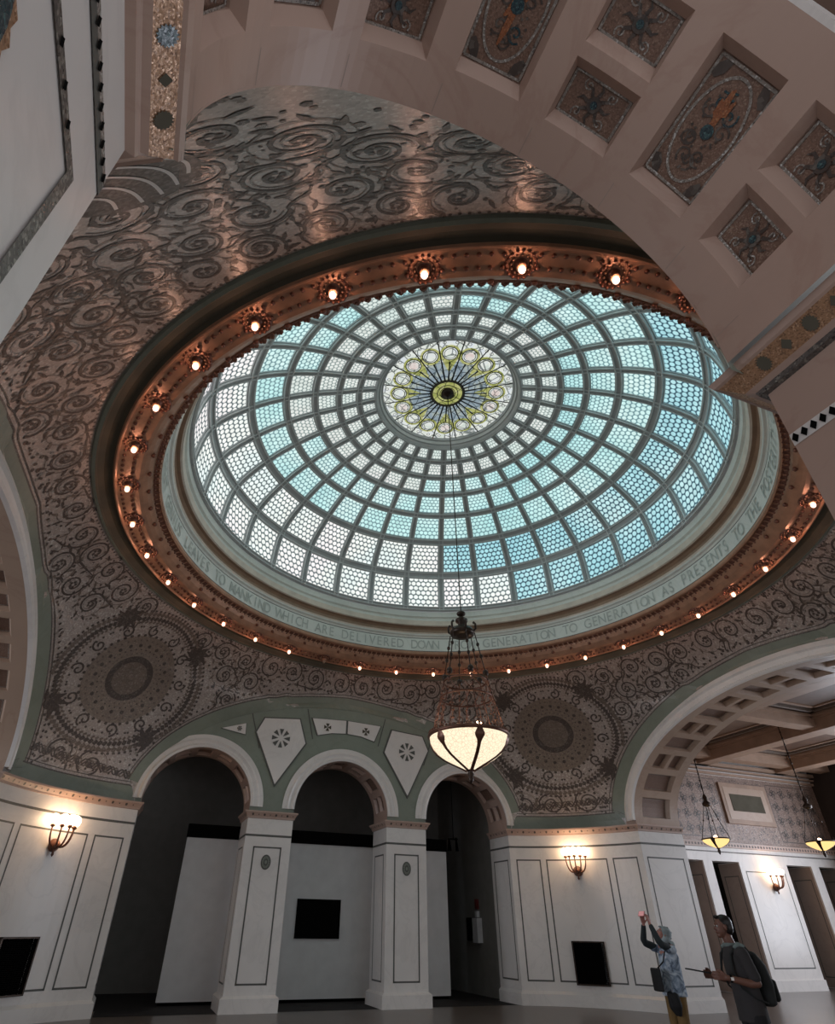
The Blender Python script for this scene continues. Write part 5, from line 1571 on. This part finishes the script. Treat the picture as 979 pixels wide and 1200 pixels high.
def torso(v, zp, s=1.0, lean=0.0, sh=.185):
    v.ell((0, 0, zp), .115 * s, .165 * s, .13 * s); v.ell((lean * .3, 0, zp + .16), .105 * s, .145 * s, .15 * s); v.ell((lean * .6, 0, zp + .33), .115 * s, .165 * s, .17 * s)
    v.cap((lean * .8, -sh + .03, zp + .47), .055 * s, (lean * .8, sh - .03, zp + .47), .055 * s)
def legs(v, hz, kz, foot_x=(0, 0)):
    for y, fx in ((1, foot_x[0]), (-1, foot_x[1])):
        v.chain([((0, y * .09, hz), .088), ((.02 + fx * .5, y * .10, kz), .058), ((-.015 + fx * .75, y * .10, kz - .15), .056), ((-.02 + fx, y * .10, .09), .036)])
        v.cap((-.045 + fx, y * .10, .040), .032, (.10 + fx, y * .105, .030), .026)
# --- person photographing the ceiling (facing local +X)
P1L = (3.40, .06, 0)
p1 = person(P1L, atan2(.353, -.935) + R(14), 'person in a blue and white jacket and khaki trousers raising a phone overhead')
v = Vol(); torso(v, .93); legs(v, .90, .48)
v.chain([((-.02, 0, 1.38), .055), ((-.015, 0, 1.50), .050)])
P = head(v, (.0, 0, 1.585), R(38), .96)
AL = [((0, .16, 1.385), .050), ((.20, .21, 1.45), .040), ((.24, .20, 1.50), .038), ((.27, .10, 1.72), .026)]
AR_ = [((0, -.16, 1.385), .050), ((.21, -.20, 1.46), .040), ((.25, -.18, 1.51), .038), ((.28, -.055, 1.72), .026)]
v.chain(AL); v.chain(AR_)
hand(v, (.27, .10, 1.725), (.12, -.12, 1), (.9, .3, 0), (.2, -1, .1), -1, .75)
hand(v, (.28, -.055, 1.725), (.12, .12, 1), (.9, -.3, 0), (.2, 1, .1), -1, .75)
v.fuse('body', M['skin1'], p1, .0065, 3)
face_bits(P, p1)
v = Vol(); v.skirt([(0.0, 0, .80, .165, .215), (0, 0, .88, .16, .205), (-.01, 0, 1.02, .145, .185), (-.015, 0, 1.15, .14, .185), (-.02, 0, 1.30, .135, .190), (-.02, 0, 1.385, .10, .15), (-.02, 0, 1.44, .065, .08)])
v.cap((-.01, -.155, 1.385), .066, (-.01, .155, 1.385), .066)
v.cap((0, .16, 1.385), .064, (.10, .188, 1.395), .055); v.cap((0, -.16, 1.385), .064, (.10, -.18, 1.405), .055)
for k in range(9):   # folds at the hem
    t = 2 * pi * k / 9; v.cap((.150 * cos(t), .195 * sin(t), .82), .022, (.125 * cos(t), .165 * sin(t), 1.10), .012, 8)
v.fuse('jacket', M['tiedye'], p1, .012, 3)
for nm, A_ in (('sleeve', AL), ('sleeve', AR_)):
    v = Vol(); q = A_; f0 = V3(q[0][0]).lerp(V3(q[1][0]), .45); v.chain([(f0, .058), (q[1][0], .053), (q[2][0], .051), (V3(q[2][0]).lerp(V3(q[3][0]), .85), .038)]); v.fuse(nm, M['sleeve'], p1, .010, 2)
v = Vol(); v.ell((0, 0, .90), .135, .175, .11)
for y in (1, -1): v.chain([((0, y * .095, .86), .105), ((.02, y * .105, .48), .085), ((-.02, y * .105, .09), .075)])
v.fuse('trousers', M['khaki'], p1, .012, 3)
v = Vol(); mt_ = lambda x, y, z: P(x, y, z)
rt = Matrix.Rotation(-R(38), 4, 'Y')
v.ell(P(-.032, 0, .038), .104, .098, .104, rt); v.ell(P(-.055, 0, -.04), .090, .092, .10, rt); v.cap((-.09, -.05, 1.45), .055, (-.09, .05, 1.45), .055); v.cap((-.03, -.09, 1.42), .04, (-.03, .09, 1.42), .04)
v.cap(P(.045, -.045, .085), .018, P(.045, .045, .085), .018); v.cap(P(.09, -.03, .075), .010, P(.09, .03, .075), .010)
v.fuse('hood', M['hat'], p1, .010, 3)
v = Vol(); v.cap(P(-.015, -.045, .125), .018, P(-.015, .045, .125), .018); v.cap(P(-.09, -.04, .100), .022, P(-.09, .04, .100), .022); v.cap(P(-.12, -.03, .03), .024, P(-.12, .03, .03), .024)
v.fuse('hair', M['hair'], p1, .010, 2)
for y in (1, -1): v = Vol(); v.cap((-.06, y * .102, .045), .042, (.02, y * .104, .048), .045); v.cap((.02, y * .104, .045), .043, (.12, y * .108, .036), .036); v.fuse('shoe', M['shoe'], p1, .010, 2)
bpy.context.view_layer.update()
Mt = Matrix.Translation(Vector(p1.location)) @ Matrix.Rotation(p1.rotation_euler.z, 4, 'Z')
def held(name, mb, mats, Mx, label, cat):
    o = mb.build(name, mats); o.matrix_world = Mx; return tag(o, label, cat)
mb = MB(); mb.box(-.005, .005, -.078, .078, -.038, .038, 0)
mb.box(.005, .0065, -.070, .070, -.034, .034, 1); mb.box(-.008, -.005, .045, .070, .010, .032, 1)
held('phone', mb, [plain('pink_phone_case', (.62, .24, .24), .4), glow('lit_phone_screen', (.75, .36, .36), .6)], Mt @ Matrix.Translation((.335, .022, 1.86)) @ Matrix.Rotation(R(-25), 4, 'Y'), 'pinkish phone held up in both hands by the person in the blue and white jacket', 'phone')
bag = empty('shoulder_bag', tuple(Mt @ Vector((.31, .06, 1.03))), p1.rotation_euler.z); tag(bag, 'black shoulder bag at the hip of the person in the blue and white jacket', 'bag')
v = Vol(); v.skirt([(0, 0, -.17, .030, .10), (0, 0, -.16, .040, .12), (0, 0, .10, .040, .12), (0, 0, .12, .030, .11)]); v.fuse('pouch', M['pants'], bag, .008, 2)
mb = MB(); mb.tube([(-.03, .03, .12), (-.13, .06, .20), (-.165, .08, .30), (-.22, .09, .415), (-.32, .06, .44), (-.43, -.02, .36), (-.475, -.09, .18), (-.45, -.15, -.02), (-.35, -.20, -.07), (-.19, -.13, -.04), (-.04, -.04, .10)], .010, 0, 8); mb.build('strap', M['pants'], bag)
v = Vol(); v.chain([((.13, .17, .80), .060), ((.12, .18, .70), .065), ((.11, .17, .60), .035)]); v.chain([((.16, .10, .82), .05), ((.16, .11, .68), .05), ((.13, .13, .60), .03)])
jb = v.fuse('waist_jacket', M['pants'], None, .012, 3)
jb.matrix_world = Mt; tag(jb, 'black garment hanging below the hem of the blue and white jacket', 'clothing')

# --- person with backpack, in profile
p2 = person((1.70, -2.92, 0), atan2(.353, -.935) + R(-3), 'person in a charcoal T-shirt wearing a backpack and holding a dark tablet, seen in profile')
v = Vol(); torso(v, .97, 1.02, .04, .20); legs(v, .93, .50, (.03, -.05))
v.chain([((.03, 0, 1.46), .060), ((.065, 0, 1.585), .054)])
P = head(v, (.085, 0, 1.685), R(2), .97)
AL = [((.03, .19, 1.435), .052), ((-.03, .235, 1.185), .042), ((.04, .23, 1.18), .040), ((.25, .18, 1.225), .027)]
AR_ = [((.03, -.19, 1.435), .052), ((-.03, -.235, 1.185), .042), ((.04, -.23, 1.18), .040), ((.27, -.13, 1.225), .027)]
v.chain(AL); v.chain(AR_)
hand(v, (.25, .18, 1.225), (1, -.35, .16), (.1, .1, 1), (.3, -1, 0), 1, .8)
hand(v, (.27, -.13, 1.225), (1, .25, .16), (.1, -.1, 1), (.3, 1, 0), 1, .8)
v.fuse('body', M['skin2'], p2, .0065, 3)
face_bits(P, p2)
v = Vol(); v.skirt([(0, 0, .84, .145, .190), (0, 0, .98, .140, .185), (.01, 0, 1.12, .130, .172), (.02, 0, 1.28, .138, .190), (.03, 0, 1.40, .125, .19), (.035, 0, 1.465, .095, .14), (.045, 0, 1.515, .064, .072)])
v.cap((.03, -.18, 1.435), .070, (.03, .18, 1.435), .070)
for y in (1, -1): v.cap((.03, y * .19, 1.435), .070, (-.02, y * .228, 1.235), .062)
v.fuse('t_shirt', M['tshirt'], p2, .011, 3)
v = Vol(); v.ell((0, 0, .93), .132, .17, .12)
for y, fx in ((1, .03), (-1, -.05)): v.chain([((0, y * .095, .88), .102), ((.02 + fx * .5, y * .105, .50), .080), ((-.02 + fx, y * .105, .09), .068)])
v.fuse('trousers', M['pants'], p2, .012, 3)
rt = Matrix.Rotation(-R(2), 4, 'Y')
v = Vol(); v.ell(P(-.026, 0, .040), .090, .079, .084, rt); v.ell(P(-.055, 0, -.01), .060, .074, .075, rt); v.ell(P(.055, 0, .098), .030, .05, .018, rt)
v.fuse('hair', M['hair'], p2, .009, 2)
mb = MB(); mb.lathe([(.060, -.02), (.070, -.01), (.068, .015), (.060, .02)], (.055, 0, 1.515), 0, 20); mb.build('collar', M['collar'], p2)
for y, fx in ((1, .03), (-1, -.05)): v = Vol(); v.cap((-.06 + fx, y * .102, .045), .042, (.02 + fx, y * .104, .048), .045); v.cap((.02 + fx, y * .104, .045), .043, (.12 + fx, y * .108, .036), .036); v.fuse('shoe', M['shoe'], p2, .010, 2)
Mt = Matrix.Translation(Vector(p2.location)) @ Matrix.Rotation(p2.rotation_euler.z, 4, 'Z')
mb = MB(); mb.box(-.13, .10, -.08, .08, -.006, .006, 0); mb.box(-.125, .095, -.075, .075, .006, .0075, 1)
held('tablet', mb, [M['pack'], M['black']], Mt @ Matrix.Translation((.50, .02, 1.275)) @ Matrix.Rotation(R(-8), 4, 'Y'), 'dark tablet held out in front by the person with the backpack', 'tablet')
mb = MB(); mm = Matrix.Translation((.215, .186, 1.218)) @ Matrix.Rotation(-.25, 4, 'Z') @ Matrix.Rotation(pi / 2, 4, 'Y')
mb.lathe([(.031, -.012), (.035, -.010), (.035, .010), (.031, .012), (.031, -.012)], (0, 0, 0), 0, 18, mm); mb.box(.20, .23, .214, .223, 1.204, 1.232, 1)
o = mb.build('wrist_watch', [M['black'], plain('bright_watch_face', (.9, .85, .8), .2)]); o.matrix_world = Mt; tag(o, 'wrist watch with a bright face on the arm of the person with the backpack', 'watch')
bp_ = empty('backpack', tuple(Mt @ Vector((-.185, 0, 1.22))), p2.rotation_euler.z); tag(bp_, 'black backpack worn by the person in the charcoal T-shirt', 'backpack')
v = Vol(); v.skirt([(.015, 0, -.24, .06, .12), (.0, 0, -.22, .085, .145), (-.01, 0, -.05, .095, .155), (.015, 0, .12, .085, .15), (.05, 0, .22, .05, .11), (.06, 0, .24, .03, .08)]); v.fuse('main_bag', M['pack'], bp_, .012, 4)
v = Vol(); v.skirt([(-.08, 0, -.20, .030, .10), (-.095, 0, -.18, .040, .115), (-.09, 0, -.02, .038, .11), (-.07, 0, .0, .025, .10)]); v.fuse('front_pocket', M['pack'], bp_, .010, 3)
for sg in (-1, 1):
    mb = MB(); mb.tube([(.07, sg * .08, .20), (.14, sg * .11, .285), (.22, sg * .120, .292), (.315, sg * .125, .21), (.345, sg * .14, .06), (.30, sg * .16, -.08), (.18, sg * .185, -.17), (.05, sg * .14, -.21)], [.012, .016, .018, .016, .012, .010, .009, .010], 0, 8); mb.build('shoulder_strap', M['pack'], bp_)
    mb = MB(); mb.tube([(.16, sg * .15, .285), (.22, sg * .16, .300), (.27, sg * .155, .27)], [.02, .028, .02], 0, 8); mb.build('strap_pad', M['collar'], bp_)

# ------------------------------------------------------------------ corridor the camera stands in, and unseen left wing windows added as daylight fill
mb = MB(); mb.box(-9.3, 9.3, -12.5, YN - DEP - .02, 6.25, 6.4); struct(mb.build('ceiling_near', M['wood']))
o = lunette('wall_near_outer', YN - DEP, [XN, 0, -XN], 1.365, 1.648 + .39 * S, 5.65, 2.97, M['marble_warm'], -1)
mb = MB(); mb.box(-21.3, -21.1, -9.5, YW, 0, 7.6); struct(mb.build('wall_left_end', M['dark_void']))
for i, (y0, y1) in enumerate(((3.4, 6.4), (-1.2, 1.8), (-6.0, -3.0))):
    mb = MB(); mb.quad((-21.08, y0, 1.0), (-21.08, y1, 1.0), (-21.08, y1, 6.6), (-21.08, y0, 6.6), 0)
    w = struct(mb.build('window_%d' % (i + 4), M['day']))  # glowing pane out of view, added to lift the room's ambient light
    mb = MB()
    for yy in (y0, (y0 + y1) / 2, y1): mb.box(-21.09, -21.0, yy - .05, yy + .05, .95, 6.65)
    for zz in (.95, 2.8, 4.7, 6.6): mb.box(-21.09, -21.0, y0, y1, zz - .04, zz + .04)
    mb.build('window_frame', M['bronze'], w)
pendant((-12.4, 5.2, 4.0), 'amber glass bowl lamp hanging in the left wing, farther one')
pendant((-12.4, -1.0, 4.0), 'amber glass bowl lamp hanging in the left wing, nearer one')
# ------------------------------------------------------------------ light
w = bpy.data.worlds.new('world'); scene.world = w; w.use_nodes = True
bg = w.node_tree.nodes['Background']; bg.inputs[0].default_value = (.74, .74, .78, 1); bg.inputs[1].default_value = .85
scene.view_settings.view_transform = 'Standard'; scene.view_settings.look = 'None'
scene.view_settings.exposure = 0.0; scene.view_settings.gamma = 1.0; scene.view_settings.use_curve_mapping = False
